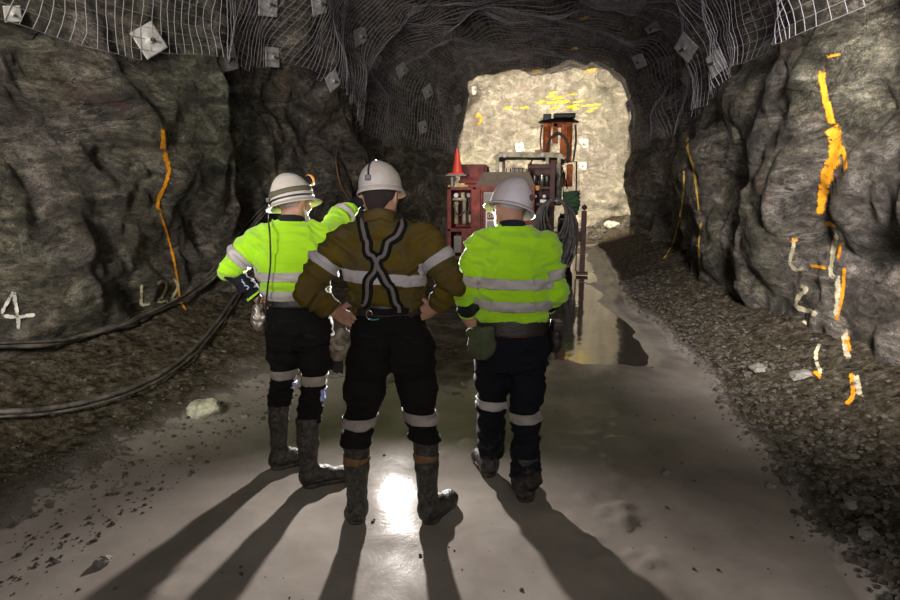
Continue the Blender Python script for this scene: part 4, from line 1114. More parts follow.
    for k in range(48): fs.append((2*k, 2*k+2, 2*k+3, 2*k+1))
    hb = new_obj('hat_band', mesh_from('hat_band', vs, fs), M_olive, hat); md = hb.modifiers.new('t', 'SOLIDIFY'); md.thickness = .003
    ring(180, 400, .02, .03, .0045, M_black, 'band_edge')
    cord = [q, on(90, .85, .012), on(90, .97, .01), on(215, .97, .008), on(222, .8, .006), on(228, .5, .007), on(230, .2, .009)]
    back = [MM@V((-.105, -.095, -.03))+V((.0, -.03, -.02)), V((-.010, -.175, 1.46)), V((-.012, -.185, 1.30)), V((-.035, -.18, 1.17)), V((-.055, -.165, 1.05)), V((-.06, -.15, .95)), V((-.05, -.12, .90))]
    m = MB(); m.tube(spline(cord+back, 7), .0045, 6); m.build('lamp_cord', M_black, root, True)
    m = MB(); m.box((-.014, -.010, -.012), (.014, .006, .012), .003, Matrix.Translation(on(230, .18, .010))); m.build('cord_clip', M_black, hat)
    return root

# ================================================================== right man: hi-vis shirt, pouches on a wide belt
def right_man():
    root = tag(empty('person', (-.220, 3.272, 0), YAWM), 'person in hi-vis yellow shirt with wide black belt and green pouch, standing on the right', 'person', 'workers seen from behind')
    shL, shR = (-.195, .0, 1.375), (.150, .0, 1.375); elL, elR = (-.262, -.01, 1.135), (.203, -.025, 1.140); waL, waR = (-.262, .07, .985), (.185, .13, 1.02)
    hdc = V((-.040, .02, 1.600)); HM = headrot(24, -10, 8)
    S = SDF((-.40, -.24, .15), (.38, .30, 1.80), .0056)
    W_, Mn = head(S, hdc, HM)
    S.cone((-.02, .0, 1.36), (-.035, .0, 1.57), .066, .058, .03)
    S.loft([(.85, -.02, 0, .14, .10), (1.02, -.015, 0, .15, .095), (1.2, -.018, 0, .165, .095), (1.34, -.02, 0, .15, .08), (1.40, -.022, 0, .08, .06)], .03)
    for ch in (((-.105, .03, .82), (-.115, .09, .48), (-.105, .20, .2)), ((.075, .0, .82), (.062, -.05, .45), (.062, -.11, .2))): S.chain(ch, [.08, .042, .040], .03)
    for sh, el, wa in ((shL, elL, waL), (shR, elR, waR)): S.chain([sh, el, wa], [.045, .028, .026], .02)
    hand(S, waL, (.62, -.35, -.55), (.70, .4, -.2), 1, .45)
    hand(S, waR, (-.35, .5, -.65), (-.8, -.3, -.1), -1, .5)
    P, F = S.mesh(1); obj_PF('body', P, F, M_skin, root)
    for sx in (-1, 1):
        m = MB(); m.lathe([(0, -.011)]+[(.011*math.sin(a), -.011*math.cos(a)) for a in (.5, 1, 1.57, 2.1, 2.6)]+[(0, .011)], 12, Matrix.Translation(W_(sx*.031, .080, 0))); m.build('eye', M_white, root, True)
    S = SDF(list(hdc-V((.13, .14, .13))), list(hdc+V((.13, .14, .13))), .006)
    S.ell(W_(0, -.018, .022), (.081, .096, .090), .01, Mn); S.cut(W_(0, .030, -.0), HM@V((0, 1, -.25))); S.cutnear(W_(0, 0, -.015), HM@V((0, .3, -1)), .2); P, F = S.mesh(1); obj_PF('hair', P, F, M_greyhair, root)
    # trousers over boots
    LL = ((-.105, .02, .80), (-.118, .085, .48), (-.112, .195, .15)); LR = ((.078, -.0, .80), (.062, -.045, .455), (.062, -.115, .12))
    S = SDF((-.30, -.26, .03), (.26, .34, 1.06), .007)
    S.loft([(.72, -.018, .0, .180, .125), (.85, -.018, -.010, .188, .140), (.95, -.016, -.006, .183, .138), (1.03, -.014, 0, .178, .132)], .03, 2.3)
    for (a, b, c), rb in ((LL, .078), (LR, .086)): S.chain([a, V(a).lerp(V(b), .5), b, V(b).lerp(V(c), .5), c], [.106, .095, .077, .076, rb], .03)
    S.ell((-.105, -.045, .86), (.095, .09, .10), .04); S.ell((.078, -.045, .86), (.095, .09, .10), .04)
    S.cut((0, 0, 1.03), (0, 0, 1)); S.cutnear((LL[2][0], LL[2][1], .125), (0, 0, -1), .14); S.cutnear((LR[2][0], LR[2][1], .085), (0, 0, -1), .14)
    P, F = S.mesh(2); P = wrinkle(P, F, [(LL[0], LL[1], 1.1), (LL[1], LL[2], 1.25), (LR[0], LR[1], 1.1), (LR[1], LR[2], 1.25), ((-.015, 0, 1.0), (-.015, 0, .86), .7)], .0058, 43)
    tr = obj_PF('trousers', P, F, None, root)
    # mud caked below the knee
    m, nt, b = nodes_of('muddy_trousers'); tc = N(nt, 'ShaderNodeTexCoord').outputs['Object']; sx_ = N(nt, 'ShaderNodeSeparateXYZ'); nt.links.new(tc, sx_.inputs[0])
    n1 = noise_tex(nt, 13, 8, .7, tc); ma = N(nt, 'ShaderNodeMath', operation='MULTIPLY_ADD'); nt.links.new(sx_.outputs[2], ma.inputs[0]); ma.inputs[1].default_value = -.75; nt.links.new(n1.outputs[0], ma.inputs[2])
    nt.links.new(mixc(nt, ramp(nt, ma.outputs[0], [(.34, (0, 0, 0)), (.56, (.8,)*3)]), (.006, .0065, .010), (.085, .072, .06)), b.inputs['Base Color']); b.inputs['Roughness'].default_value = .85; b.inputs['Specular IOR Level'].default_value = .15
    bp = N(nt, 'ShaderNodeBump'); bp.inputs['Strength'].default_value = .5; bp.inputs['Distance'].default_value = .01; nt.links.new(noise_tex(nt, 60, 6, .7, tc).outputs[0], bp.inputs['Height']); nt.links.new(bp.outputs[0], b.inputs['Normal'])
    tr.data.materials.append(m)
    for (a, b, c), z, s_ in ((LL, .498, 1), (LR, .468, -1)):
        band(tr, [((b[0], 0, z+.027), (.10*s_, 0, 1)), ((b[0], 0, z-.027), (-.06*s_, 0, -1)), ((-.028, 0, 0), (s_, 0, 0))], None, .004, M_tape if s_ > 0 else M_tapedark, 'reflective_tape', tr, 'reflective band at the knee')
    # shirt
    S = SDF((-.42, -.24, .92), (.38, .26, 1.50), .0065)
    S.loft([(1.0, -.018, -.005, .190, .142), (1.08, -.018, -.012, .196, .150), (1.24, -.020, -.012, .202, .148), (1.36, -.020, -.006, .190, .124), (1.45, -.020, 0, .105, .088)], .04, 2.4)
    S.cone(shL, (-.06, 0, 1.445), .072, .060, .05); S.cone(shR, (.02, 0, 1.445), .072, .060, .05)
    for sh, el, wa in ((shL, elL, waL), (shR, elR, waR)): S.chain([sh, V(sh).lerp(V(el), .55), V(el)+V((0, 0, .01)), V(el).lerp(V(wa), .22)], [.078, .074, .066, .062], .03)
    S.cone((-.022, -.012, 1.41), (-.030, -.010, 1.485), .080, .070, .015); S.cutnear((-.03, -.02, 1.492), (0, .3, 1), .12)
    for el, wa in ((elL, waL), (elR, waR)): u = V(wa)-V(el); S.cutnear(V(el).lerp(V(wa), .25), u, .10)
    P, F = S.mesh(2); P = wrinkle(P, F, [(shL, elL, 1.2), (shR, elR, 1.2), ((-.02, 0, 1.05), (-.02, 0, 1.35), .65)], .0078, 57)
    for i in range(len(P)):
        z = P[i][2]
        if z < 1.06 and abs(P[i][0]+.018) < .2:
            P[i][2] -= .020*noise.noise(V((P[i][0]*14, P[i][1]*14, 2)))+.012*(1.06-z)
    st = obj_PF('hi_vis_shirt', P, F, M_hviz, root)
    for z in (1.203, 1.088):
        band(st, [((-.02, -.1, z+.026), (.02, 0, 1)), ((-.02, -.1, z-.026), (-.02, 0, -1)), ((-.222, 0, 0), (-1, 0, 0)), ((.182, 0, 0), (1, 0, 0))], ((-.02, 0, 1.0), (-.02, 0, 1.25), .225), .0045, M_tape, 'reflective_tape', st, 'reflective band around the waist')
    for sh, el, t in ((shL, elL, .72), (shR, elR, .62)):
        pl, c = limb_rings(sh, el, t, .050); band(st, pl, (sh, el, .108), .0045, M_tape, 'reflective_tape', st, 'reflective band around the sleeve')
    S = SDF((-.15, -.13, 1.40), (.09, .12, 1.56), .0055); S.cone((-.025, -.004, 1.45), (-.030, -.002, 1.504), .081, .071, .0); S.cut((-.03, 0, 1.508), (0, .3, 1)); S.cut((-.03, 0, 1.480), (0, -.2, -1)); P, F = S.mesh(1); obj_PF('collar', P, F, M_navy, root)
    for el, wa in ((elL, waL), (elR, waR)):
        S = SDF([min(el[i], wa[i])-.09 for i in range(3)], [max(el[i], wa[i])+.09 for i in range(3)], .0055); S.chain([el, V(el).lerp(V(wa), .5), V(el).lerp(V(wa), .93)], [.052, .048, .038], .02); S.cutnear(V(el).lerp(V(wa), .93), V(wa)-V(el), .07)
        P, F = S.mesh(1); P = wrinkle(P, F, [(el, wa, 1.4)], .004, 5); sl_ = obj_PF('under_sleeve', P, F, M_navy, root)
        pl, c = limb_rings(el, wa, .86, .010); band(sl_, pl, (el, wa, .08), .003, M_hviz, 'cuff_piping', sl_, 'yellow piping at the cuff')
    # belt, pouches
    S = SDF((-.28, -.22, .88), (.25, .22, 1.04), .006); S.loft([(.925, -.016, -.004, .196, .152), (1.012, -.016, -.002, .190, .148)], .0, 2.3); P, F = S.mesh(1); bl = obj_PF('wide_belt', P, F, M_leather, root)
    m = MB(); m.box((-.02, -.168, .925), (-.012, -.158, .985), .001); m.build('belt_stitch', M_brown, bl) if 0 else None
    strap([bl], [(-.08, -.3, .918), (.03, -.3, .912), (.06, -.3, .918)], .006, .003, plain('red_stitching', (.12, .02, .015), .7), 'stitching', bl)
    c = bag('green_pouch', root, (-.185, -.135, .885), (.078, .050, .082), None, M_green, 5, .006, extra=lambda S: S.cone((-.25, -.13, .955), (-.14, -.15, .965), .022, .020, .03)); c['label'] = 'worn green canvas pouch on the left hip'
    c2 = bag('black_pouch', root, (.212, -.035, .900), (.040, .058, .088), None, M_leather, 15, .005); c2['label'] = 'black leather pouch on the right hip'
    m = MB(); m.box((.19, -.10, .945), (.246, .03, .990), .012); m.build('pouch_flap', M_leather, c2)
    boot(root, (LL[2][0], LL[2][1], .10), (-.118, .175), 14, (LL[2][0], LL[2][1], .26), .062, M_boot)
    boot(root, (LR[2][0], LR[2][1], .10), (.062, -.125), -6, (LR[2][0], LR[2][1], .26), .064, M_boot, width=1.05)
    HMh = headrot(24, -8, 21)
    hat, on, MM = hard_hat(root, W_(0, -.015, -.006), HMh, .106, .128, .150, .026, True, M_hat2)
    p = on(292, .28, .002); nn = (p-(MM@V((0, 0, .03)))).normalized(); T = Matrix.Translation(p) @ nn.to_track_quat('Z', 'Y').to_matrix().to_4x4()
    m = MB(); m.lathe([(0, 0), (.013, 0), (.013, .0025), (.006, .004), (0, .004)], 18, T); m.build('round_vent', M_brown, hat)
    m = MB(); m.lathe([(0, 0), (.016, -.001), (.017, .001), (0, .001)], 18, T); m.build('sticker', M_leather, hat)
    return root
mid_man(); left_man(); right_man()
# ------------------------------------------------------------------ drill rig seen from behind
def text_mesh(txt, size, M, mat, name, parent):
    c = bpy.data.curves.new(name, 'FONT'); c.body = txt; c.size = size; c.extrude = .002; c.align_x = 'CENTER'; c.align_y = 'CENTER'
    t = bpy.data.objects.new('tmp', c); col.objects.link(t); dg = bpy.context.evaluated_depsgraph_get()
    me = bpy.data.meshes.new_from_object(t.evaluated_get(dg)); bpy.data.objects.remove(t)
    for v in me.vertices: v.co = M @ v.co
    return new_obj(name, me, mat, parent)
def prism(mb, poly, y0, y1):
    n = len(poly); mb.add([(x, y0, z) for x, z in poly]+[(x, y1, z) for x, z in poly], [tuple(range(n)), tuple(range(2*n-1, n-1, -1))]+[(i, i+n, (i+1) % n+n, (i+1) % n) for i in range(n)])
rig = tag(empty('drill_rig', (-.95, 14.0, 0)), 'red underground drill rig with cream canopy and orange feed, parked before the lit face', 'drill rig')
O = V((-.95, 14.0, 0))
def rb(name, mat, fn, parent=rig, label=None, smooth=False):
    m = MB(); fn(m); m.v = [tuple(V(v)-O) for v in m.v]; o = m.build(name, mat, parent, smooth)
    if label: o['label'] = label
    return o
BV = .015
# chassis and wheels
rb('chassis', M_dred, lambda m: (m.box((-1.75, 12.5, .38), (-.15, 16.6, .95), .04), m.box((-1.5, 16.5, .45), (-.4, 17.6, .8), .04)))
for sx in (-2.0, .12):
    for wy in (13.3, 15.6):
        T = Matrix.Translation((sx, wy, .50)) @ Matrix.Rotation(math.pi/2, 4, 'Y')
        def tyre(m, T=T):
            m.lathe([(.22, -.15), (.40, -.17), (.47, -.13), (.49, -.06), (.49, .06), (.47, .13), (.40, .17), (.22, .15)], 36, T, close=True)
            for k in range(18):
                Rk = T @ Matrix.Rotation(2*math.pi*k/18, 4, 'Z'); m.box((.475, -.035, -.13), (.512, .035, -.01), .008, Rk); m.box((.475, .03, .01), (.512, .10, .13), .008, Rk)
        w_ = rb('wheel', M_black, tyre); rb('rim', M_dred, lambda m, T=T: m.lathe([(0, -.10), (.20, -.10), (.23, -.14), (.23, .14), (.20, .10), (0, .10)], 24, T), w_)
# left equipment bay (open cabinet)
def bay(m):
    m.box((-2.22, 12.25, .28), (-2.14, 12.95, 1.66), BV); m.box((-1.72, 12.25, .28), (-1.64, 12.95, 1.66), BV)
    m.box((-2.22, 12.25, 1.60), (-1.64, 12.95, 1.66), BV); m.box((-2.22, 12.25, .78), (-1.64, 12.95, .85), BV); m.box((-2.22, 12.25, .22), (-1.64, 12.95, .30), BV)
    m.box((-2.20, 12.85, .28), (-1.66, 12.93, 1.62), BV); m.box((-1.93, 12.24, .30), (-1.66, 12.30, .80), BV); m.box((-1.74, 12.22, .45), (-1.55, 12.30, 1.62), .02)
cab = rb('equipment_bay', M_red, bay)
for x_, z0, z1 in ((-2.06, .93, 1.33), (-1.90, .93, 1.40)):
    rb('filter_canister', M_cream, lambda m, x_=x_, z0=z0, z1=z1: (m.lathe([(0, z0), (.035, z0), (.040, z0+.02), (.040, z1-.03), (.052, z1-.02), (.052, z1+.03), (.03, z1+.05), (0, z1+.05)], 18, Matrix.Translation((x_, 12.42, 0)))), cab, 'cream filter canister', True)
rb('gauge', M_white, lambda m: m.lathe([(0, 0), (.045, 0), (.045, .05), (0, .05)], 18, Matrix.Translation((-2.05, 12.36, 1.50)) @ Matrix.Rotation(math.pi/2, 4, 'X')), cab, 'white round gauge')
rb('gauge', M_steel, lambda m: m.lathe([(0, 0), (.04, 0), (.04, .05), (0, .05)], 18, Matrix.Translation((-1.80, 12.36, 1.50)) @ Matrix.Rotation(math.pi/2, 4, 'X')), cab)
rb('manifold', M_cream, lambda m: (m.box((-2.12, 12.34, 1.40), (-1.86, 12.46, 1.45), .01), m.box((-1.95, 12.32, 1.42), (-1.88, 12.44, 1.56), .01), m.box((-1.80, 12.34, .96), (-1.70, 12.42, 1.12), .01)), cab)
rb('junction_box', M_steel, lambda m: m.box((-2.09, 12.27, .36), (-1.88, 12.4, .70), .01), cab)
rb('bay_hose', M_hose, lambda m: (m.tube(spline([(-2.12, 12.4, 1.3), (-2.0, 12.3, 1.1), (-1.85, 12.34, 1.2), (-1.76, 12.4, 1.0)], 8), .012, 6), m.tube(spline([(-1.82, 12.4, 1.45), (-1.78, 12.28, 1.3), (-1.84, 12.3, .95)], 8), .012, 6)), cab, None, True)
rb('warning_stripe', M_yellow, lambda m: (m.box((-2.02, 12.235, 1.665), (-1.80, 12.27, 1.705), .004), m.box((-2.20, 12.235, 1.665), (-2.15, 12.27, 1.70), .004)), cab, 'yellow stripe on the top edge')
# stepped red box behind the bay
rb('rear_locker', M_red, lambda m: (m.box((-2.12, 13.2, 1.78), (-1.60, 13.8, 2.13), BV), m.box((-2.14, 13.18, 1.74), (-1.56, 13.84, 1.79), .008), m.box((-2.02, 13.25, 1.2), (-1.60, 13.9, 1.76), BV), m.box((-1.60, 13.3, 1.95), (-1.56, 13.8, 2.10), .01)))
# engine cover with sloping brown top
def cover(m):
    prism(m, [(-1.66, 1.69), (-1.50, 1.95), (-.62, 1.95), (-.50, 1.69)], 12.35, 13.6)
rb('engine_cover', M_brown, cover)
def panel(m):
    m.box((-1.66, 12.28, 1.58), (-.50, 12.42, 1.69), BV); m.box((-1.66, 12.28, .40), (-1.52, 12.42, 1.60), BV); m.box((-.64, 12.28, .40), (-.50, 12.42, 1.60), BV)
    m.box((-1.66, 12.30, .34), (-.50, 12.42, .50), BV); m.box((-1.55, 12.34, .45), (-.60, 12.42, 1.60), .01)
    for k in range(9): m.box((-1.49+k*.10, 12.325, 1.26), (-1.43+k*.10, 12.345, 1.32), .005)
rp = rb('rear_panel', M_red, panel)
rb('radiator_grille', M_steel, lambda m: [m.box((-1.50, 12.32, 1.34+.026*k), (-.70, 12.34, 1.352+.026*k), .003) for k in range(8)]+[m.box((-1.50, 12.335, 1.33), (-.70, 12.345, 1.57), .002)], rp)
rb('bolt_row', M_black, lambda m: [m.lathe([(0, 0), (.016, 0), (.016, .012), (0, .012)], 8, Matrix.Translation((x_, 12.325, z_)) @ Matrix.Rotation(math.pi/2, 4, 'X')) for x_, z_ in [(-1.48+.08*k, 1.245) for k in range(10)]+[(-1.50, 1.16-.075*k) for k in range(7)]], rp)
sg = rb('danger_sign', M_white, lambda m: m.box((-1.45, 12.295, .62), (-.95, 12.315, 1.20), .004), rp, 'white sign reading DANGER')
rb('sign_band', M_red, lambda m: m.box((-1.42, 12.285, 1.03), (-.98, 12.297, 1.17), .003), sg, 'red heading band')
rb('sign_picture', M_steel, lambda m: (m.box((-1.42, 12.287, .66), (-.98, 12.297, 1.00), .003)), sg, 'dark picture field')
text_mesh('DANGER', .105, Matrix.Translation(V((-1.20, 12.282, 1.10))-O) @ Matrix.Rotation(math.pi/2, 4, 'X'), M_white, 'sign_text', sg)
# canopy
rb('canopy', M_cream, lambda m: (prism(m, [(-1.42, 2.28), (-1.30, 2.38), (-.05, 2.36), (.06, 2.26), (.04, 2.22), (-.10, 2.26), (-1.26, 2.28), (-1.40, 2.23)], 13.3, 14.9)), rig, 'cream canopy roof')
for x_ in (-1.34, -.30, -.06):
    for yy in (13.35, 14.85): rb('canopy_post', M_cream, lambda m, x_=x_, yy=yy: m.box((x_-.035, yy-.03, 1.5), (x_+.035, yy+.03, 2.29), .01))
rb('canopy_lamp', M_white, lambda m: (m.lathe([(0, 0), (.045, 0), (.05, .03), (0, .045)], 14, Matrix.Translation((-1.18, 13.30, 2.31)) @ Matrix.Rotation(math.pi/2, 4, 'X'))), rig, None, True)
rb('canopy_lamp', M_white, lambda m: (m.lathe([(0, 0), (.045, 0), (.05, .03), (0, .045)], 14, Matrix.Translation((-.40, 13.30, 2.31)) @ Matrix.Rotation(math.pi/2, 4, 'X'))), rig, None, True)
rb('control_console', M_steel, lambda m: (m.box((-1.25, 14.1, 1.5), (-.75, 14.5, 1.98), .02), m.box((-1.1, 14.2, 1.95), (-.85, 14.4, 2.08), .02)))
rb('lever_bank', M_black, lambda m: [m.tube([(-1.2+.09*k, 14.0, 1.9), (-1.2+.09*k, 13.95, 2.06)], .010, 6) for k in range(6)])
rb('operator_seat', M_black, lambda m: (m.box((-.70, 13.9, 1.5), (-.35, 14.3, 1.62), .03), m.box((-.70, 13.82, 1.6), (-.35, 13.92, 2.08), .03)))
# right valve rack
def rack(m):
    m.box((-.66, 12.6, 1.0), (-.60, 12.7, 2.12), .01); m.box((-.22, 12.5, .5), (-.12, 12.62, 2.16), .01); m.box((-.66, 12.52, 1.62), (-.14, 12.64, 1.67), .01)
    m.box((-.66, 12.52, 2.02), (-.14, 12.62, 2.07), .01); m.box((-.66, 12.52, 1.30), (-.14, 12.62, 1.35), .01); m.box((-.66, 12.95, 1.0), (-.12, 13.02, 2.12), .01)
    m.tube([(-.64, 12.6, 2.10), (-.58, 12.58, 2.18), (-.66, 12.58, 1.90)], .018, 6)
rk = rb('valve_rack', M_dred, rack)
for k, (x_, z_) in enumerate([(-.52, 1.78), (-.38, 1.80), (-.28, 1.76)]): rb('oil_bottle', M_steel if k != 1 else M_chrome, lambda m, x_=x_, z_=z_: m.lathe([(0, 1.67), (.045, 1.67), (.045, z_+.08), (.02, z_+.14), (0, z_+.15)], 14, Matrix.Translation((x_, 12.62, 0))), rk, None, True)
for x_ in (-.50, -.32): rb('valve', M_white, lambda m, x_=x_: m.lathe([(0, 0), (.03, 0), (.036, .05), (0, .06)], 12, Matrix.Translation((x_, 12.50, 1.48)) @ Matrix.Rotation(math.pi/2, 4, 'X')), rk, None, True)
rb('warning_stripe', M_yellow, lambda m: m.box((-.62, 12.49, 1.60), (-.42, 12.525, 1.69), .004), rk, 'yellow stripe')
rb('rack_label', M_white, lambda m: m.box((-.40, 12.50, 1.36), (-.28, 12.515, 1.42), .003), rk)
# boom and feed (orange), standing upright at the face
def boomf(m):
    m.tube([(-.55, 15.6, 1.5), (-.30, 16.4, 2.0), (-.15, 17.2, 2.35)], [.16, .15, .13], 14)
rb('boom', M_orange, boomf, rig, None, True)
def feed(m):
    m.box((-.50, 16.45, 2.40), (-.30, 16.62, 3.25), .02); m.box((.06, 16.42, 2.35), (.24, 16.62, 3.28), .02); m.box((-.26, 16.5, 2.75), (-.12, 16.66, 3.26), .02)
    m.box((-.50, 16.5, 3.15), (.24, 16.66, 3.27), .015); m.box((-.06, 16.45, 2.2), (.06, 16.6, 3.2), .01); m.box((-.5, 16.52, 2.30), (.24, 16.62, 2.42), .015)
fd = rb('feed_frame', M_orange, feed, rig, 'orange upright feed frame')
rb('feed_hood', M_black, lambda m: (m.lathe([(0, 3.36), (.40, 3.34), (.52, 3.28), (.50, 3.25), (.0, 3.27)], 28, Matrix.Translation((-.12, 16.55, 0)), 1, .7), m.box((-.50, 16.3, 3.30), (-.30, 16.6, 3.46), .02), m.box((-.25, 16.3, 3.36), (.30, 16.7, 3.47), .04)), fd)
for x_, r_ in ((-.40, .07), (.16, .055)): rb('feed_cylinder', M_orange, lambda m, x_=x_, r_=r_: m.tube([(x_, 16.40, 2.42), (x_, 16.40, 3.15)], r_, 14), fd, None, True)
rb('hose_loop', M_hose, lambda m: [m.tube(spline([(-.36-.02*k, 16.35, 2.3), (-.34-.02*k, 16.33, 2.75), (-.13, 16.33, 2.95+.03*k), (.10+.02*k, 16.33, 2.75), (.12+.02*k, 16.35, 2.25)], 8), .016, 6) for k in range(3)]+[m.tube(spline([(-.52, 16.4, 3.2), (-.56, 16.4, 2.8), (-.48, 16.4, 2.4)], 6), .02, 6), m.tube(spline([(.30, 16.4, 3.2), (.33, 16.4, 2.8), (.28, 16.4, 2.3)], 6), .03, 6)], fd, None, True)
rb('drill_head', M_orange, lambda m: (m.box((-.02, 16.3, 1.72), (.10, 16.5, 2.02), .02), m.box((.12, 16.3, 1.72), (.28, 16.5, 2.22), .02), m.box((-.02, 16.28, 1.66), (.28, 16.5, 1.74), .01)), rig)
rb('guard_frame', M_steel, lambda m: (m.tube([(-.02, 16.2, 2.26), (.36, 16.2, 2.28), (.38, 16.2, 1.45), (.05, 16.2, 1.45)], .022, 6), m.tube([(-.02, 16.2, 2.26), (-.02, 16.2, 1.3)], .03, 6), m.tube([(.0, 16.2, 2.2), (.16, 16.2, 1.6)], .015, 6), m.box((-.15, 15.8, 1.2), (.02, 16.2, 2.2), .03)))
rb('beacon', M_cream, lambda m: m.box((-.62, 14.7, 2.36), (-.44, 14.86, 2.50), .02), rig)
rb('beacon_lens', M_orange, lambda m: m.box((-.58, 14.68, 2.40), (-.48, 14.70, 2.46), .005), rig)
rb('rear_jack', M_dred, lambda m: (m.box((.40, 12.15, .0), (.50, 12.25, 1.22), .012), m.box((-.12, 12.30, .62), (.46, 12.42, .80), .012), m.box((.34, 12.08, .0), (.56, 12.32, .04), .01), m.tube([(.33, 12.2, .05), (.33, 12.2, 1.0)], .015, 6), m.lathe([(0, 1.22), (.05, 1.26), (.05, 1.30), (0, 1.34)], 12, Matrix.Translation((.45, 12.2, 0)))))
for yy in (12.6, ): rb('rear_jack', M_dred, lambda m: (m.box((-2.34, 12.5, .0), (-2.25, 12.6, .9), .012), m.box((-2.42, 12.44, .0), (-2.20, 12.66, .04), .01)))
rb('cone_shelf', M_steel, lambda m: (m.box((-2.22, 12.1, 1.875), (-1.82, 12.45, 1.905), .006), m.box((-2.16, 12.35, 1.64), (-2.11, 12.42, 1.89), .005)))
# traffic cone on the shelf
m = MB(); m.lathe([(0, .50), (.022, .50), (.105, .035), (.13, .02), (0, .02)], 28); m.box((-.15, -.15, 0), (.15, .15, .022), .006)
cn = tag(m.build('safety_cone', plain('cone_red', (.60, .055, .025), .5, 0, .1, 40, .1), None, True, loc=(-2.02, 12.28, 1.907)), 'red safety cone standing on the left rear corner of the drill rig', 'cone'); edges_sharp(cn.data)
# hose coil hung on the rig
hc = tag(empty('hose_coil', (-.10, 12.15, 1.35)), 'big coil of grey hose hanging on the right rear corner of the drill rig', 'hose')
rn = random.Random(7)
for k in range(17):
    rx = .20+.012*k+rn.uniform(-.02, .03); rz = .60+.010*k+rn.uniform(-.10, .05) - (.16 if k < 4 else 0); cx = rn.uniform(-.05, .10); cy = -.16+.020*k; tilt = rn.uniform(-.10, .14)
    pts = [(cx*(1-math.cos(a))*.6+rx*math.sin(a)*(1+.2*math.cos(a))+tilt*(math.cos(a)-1)*.4, cy+.03*math.sin(2*a+k), rz*(math.cos(a)-1)+.07+.01*(k % 3)) for a in [2*math.pi*i/36 for i in range(37)]]
    m = MB(); m.tube(pts, .021, 8, True); o = m.build('hose_loop', M_ghose if 'M_ghose' in globals() else plain('grey_hose', (.045, .045, .05), .45, 0, .2, 60, .3, 8, (.16, .14, .12), .3, 8), hc, True)
m = MB(); m.box((-.05, -.18, .04), (.06, .30, .075), .01); m.build('hanger', M_steel, hc)
# green canvas bag on the guard
S = SDF((-.26, -.16, -.34), (.28, .16, .30), .010); S.loft([(-.26, .03, 0, .10, .05), (-.05, .02, 0, .155, .075), (.20, -.01, 0, .17, .07)], .03, 3); P, F = S.mesh(1); P = wrinkle(P, F, [((0, 0, -.2), (0, 0, .2), 1)], .009, 2)
P[:, 2] += -.25*np.clip(P[:, 0]+.0, -.2, .3)*(P[:, 2] > .0)*-.4
gb = obj_PF('canvas_bag', P, F, M_dgreen, None); gb.location = (.20, 12.45, 1.38); gb['label'] = 'dark green canvas bag hanging above the hose coil'; gb['category'] = 'bag'
m = MB(); m.tube(spline([(-.15, 0, .18), (-.20, .05, .42), (-.28, .1, .55)], 6), .010, 6); m.build('bag_strap', M_dgreen, gb, True)
# cable bundle left of the rig
for k in range(3):
    m = MB(); xx = -2.34+.035*k; m.tube(spline([(xx, 12.55, 1.05), (xx-.05, 12.4, .7), (xx-.02, 12.35, .3), (xx+.1, 12.2, .04), (xx+.5, 11.9, .03)], 8), .014, 6)
    tag(m.build('cable', M_hose, None, True), ['grey cable trailing from the left side of the drill rig, outermost of three', 'grey cable trailing from the left side of the drill rig, middle of three', 'grey cable trailing from the left side of the drill rig, innermost of three'][k], 'cable')
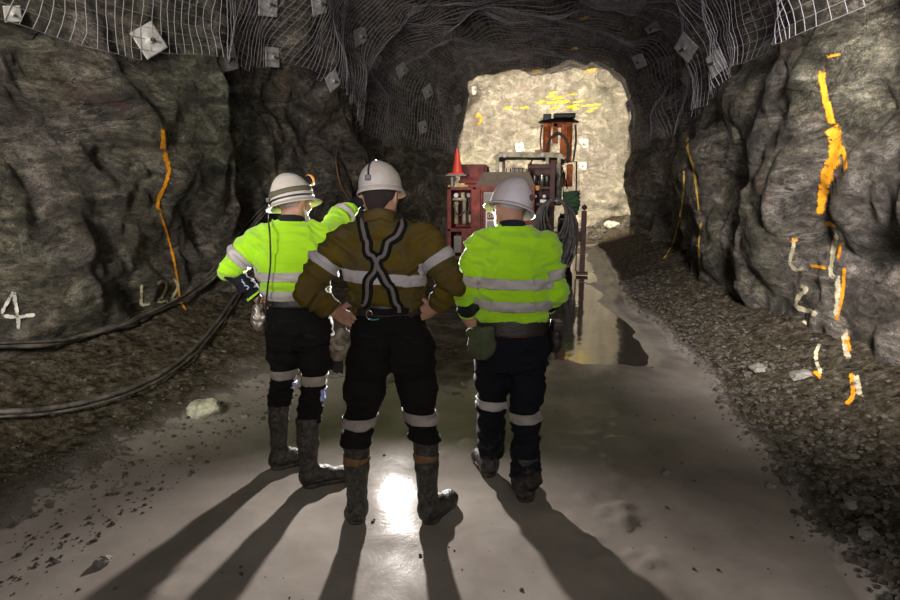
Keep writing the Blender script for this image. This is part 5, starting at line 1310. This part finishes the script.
# ------------------------------------------------------------------ light
def area(name, loc, aim, size, power, c=(1, 1, 1), size_y=None, spread=None):
    l = bpy.data.lights.new(name, 'AREA'); l.energy = power; l.size = size; l.color = c
    if size_y: l.shape = 'RECTANGLE'; l.size_y = size_y
    else: l.shape = 'DISK'
    if spread: l.spread = R(spread)
    o = bpy.data.objects.new(name, l); col.objects.link(o); o.location = loc
    o.rotation_euler = (V(aim)-V(loc)).to_track_quat('-Z', 'Y').to_euler(); return o
def spot(name, loc, aim, power, angle, blend, rad, c=(1, 1, 1)):
    l = bpy.data.lights.new(name, 'SPOT'); l.energy = power; l.spot_size = R(angle); l.spot_blend = blend; l.shadow_soft_size = rad; l.color = c
    o = bpy.data.objects.new(name, l); col.objects.link(o); o.location = loc
    o.rotation_euler = (V(aim)-V(loc)).to_track_quat('-Z', 'Y').to_euler(); return o
# hand lamp on the far side of the middle man, shining back towards the visitors
spot('floor_lamp_light', (-1.36, 5.05, 1.13), (-.45, .4, 2.0), 1380, 110, 1.0, .04, (1, .95, .90))
# soft flash light from beside the survey station
area('visitor_light', (.5, -1.2, 2.5), (-.9, 4, 1.0), 1.6, 58, (1, .96, .92), .9)
spot('wall_fill_left', (-2.2, -1.0, 2.9), (-4.2, 6.0, 2.1), 2300, 66, .8, .5, (1, .95, .86))  # added unseen spot that brightens the left wall past the men
spot('wall_fill_right', (.9, .2, 3.3), (2.35, 4.7, 1.8), 5400, 50, .9, .5, (1, .96, .92))  # extra unseen fill raising the near right wall
spot('roof_fill', (-.6, -1.0, 2.2), (-.9, 8.0, 6.0), 1000, 76, .8, .5, (.98, .90, 1.0))  # added unseen fill for roof and mesh, faintly purple
spot('rig_rear_fill', (-.9, 9.0, 4.0), (-1.0, 13.6, 1.9), 420, 52, .7, .15, (1, .93, .85))  # no lamp of the rig: unseen fill added to brighten its rear
spot('midfloor_fill', (-1.9, 6.6, 4.3), (-1.5, 6.2, 0), 170, 56, 1, .3, (1, .95, .78))  # unseen fill added over the dark floor beyond the men
# work lamps of the rig turned to the face
spot('rig_work_light', (-2.2, 17.3, 2.6), (-1.4, 21.5, 2.2), 1650, 150, .9, .12, (1, .91, .74))
spot('rig_work_light', (.8, 17.3, 2.8), (-.2, 21.5, 2.2), 1650, 150, .9, .12, (1, .91, .74))
W = bpy.data.worlds.new('world'); bpy.context.scene.world = W; W.use_nodes = True
W.node_tree.nodes['Background'].inputs[0].default_value = (.60, .55, .57, 1); W.node_tree.nodes['Background'].inputs[1].default_value = .10
sc = bpy.context.scene
sc.view_settings.view_transform = 'Standard'; sc.view_settings.look = 'None'; sc.view_settings.gamma = 1; sc.view_settings.exposure = 0; sc.view_settings.use_curve_mapping = False
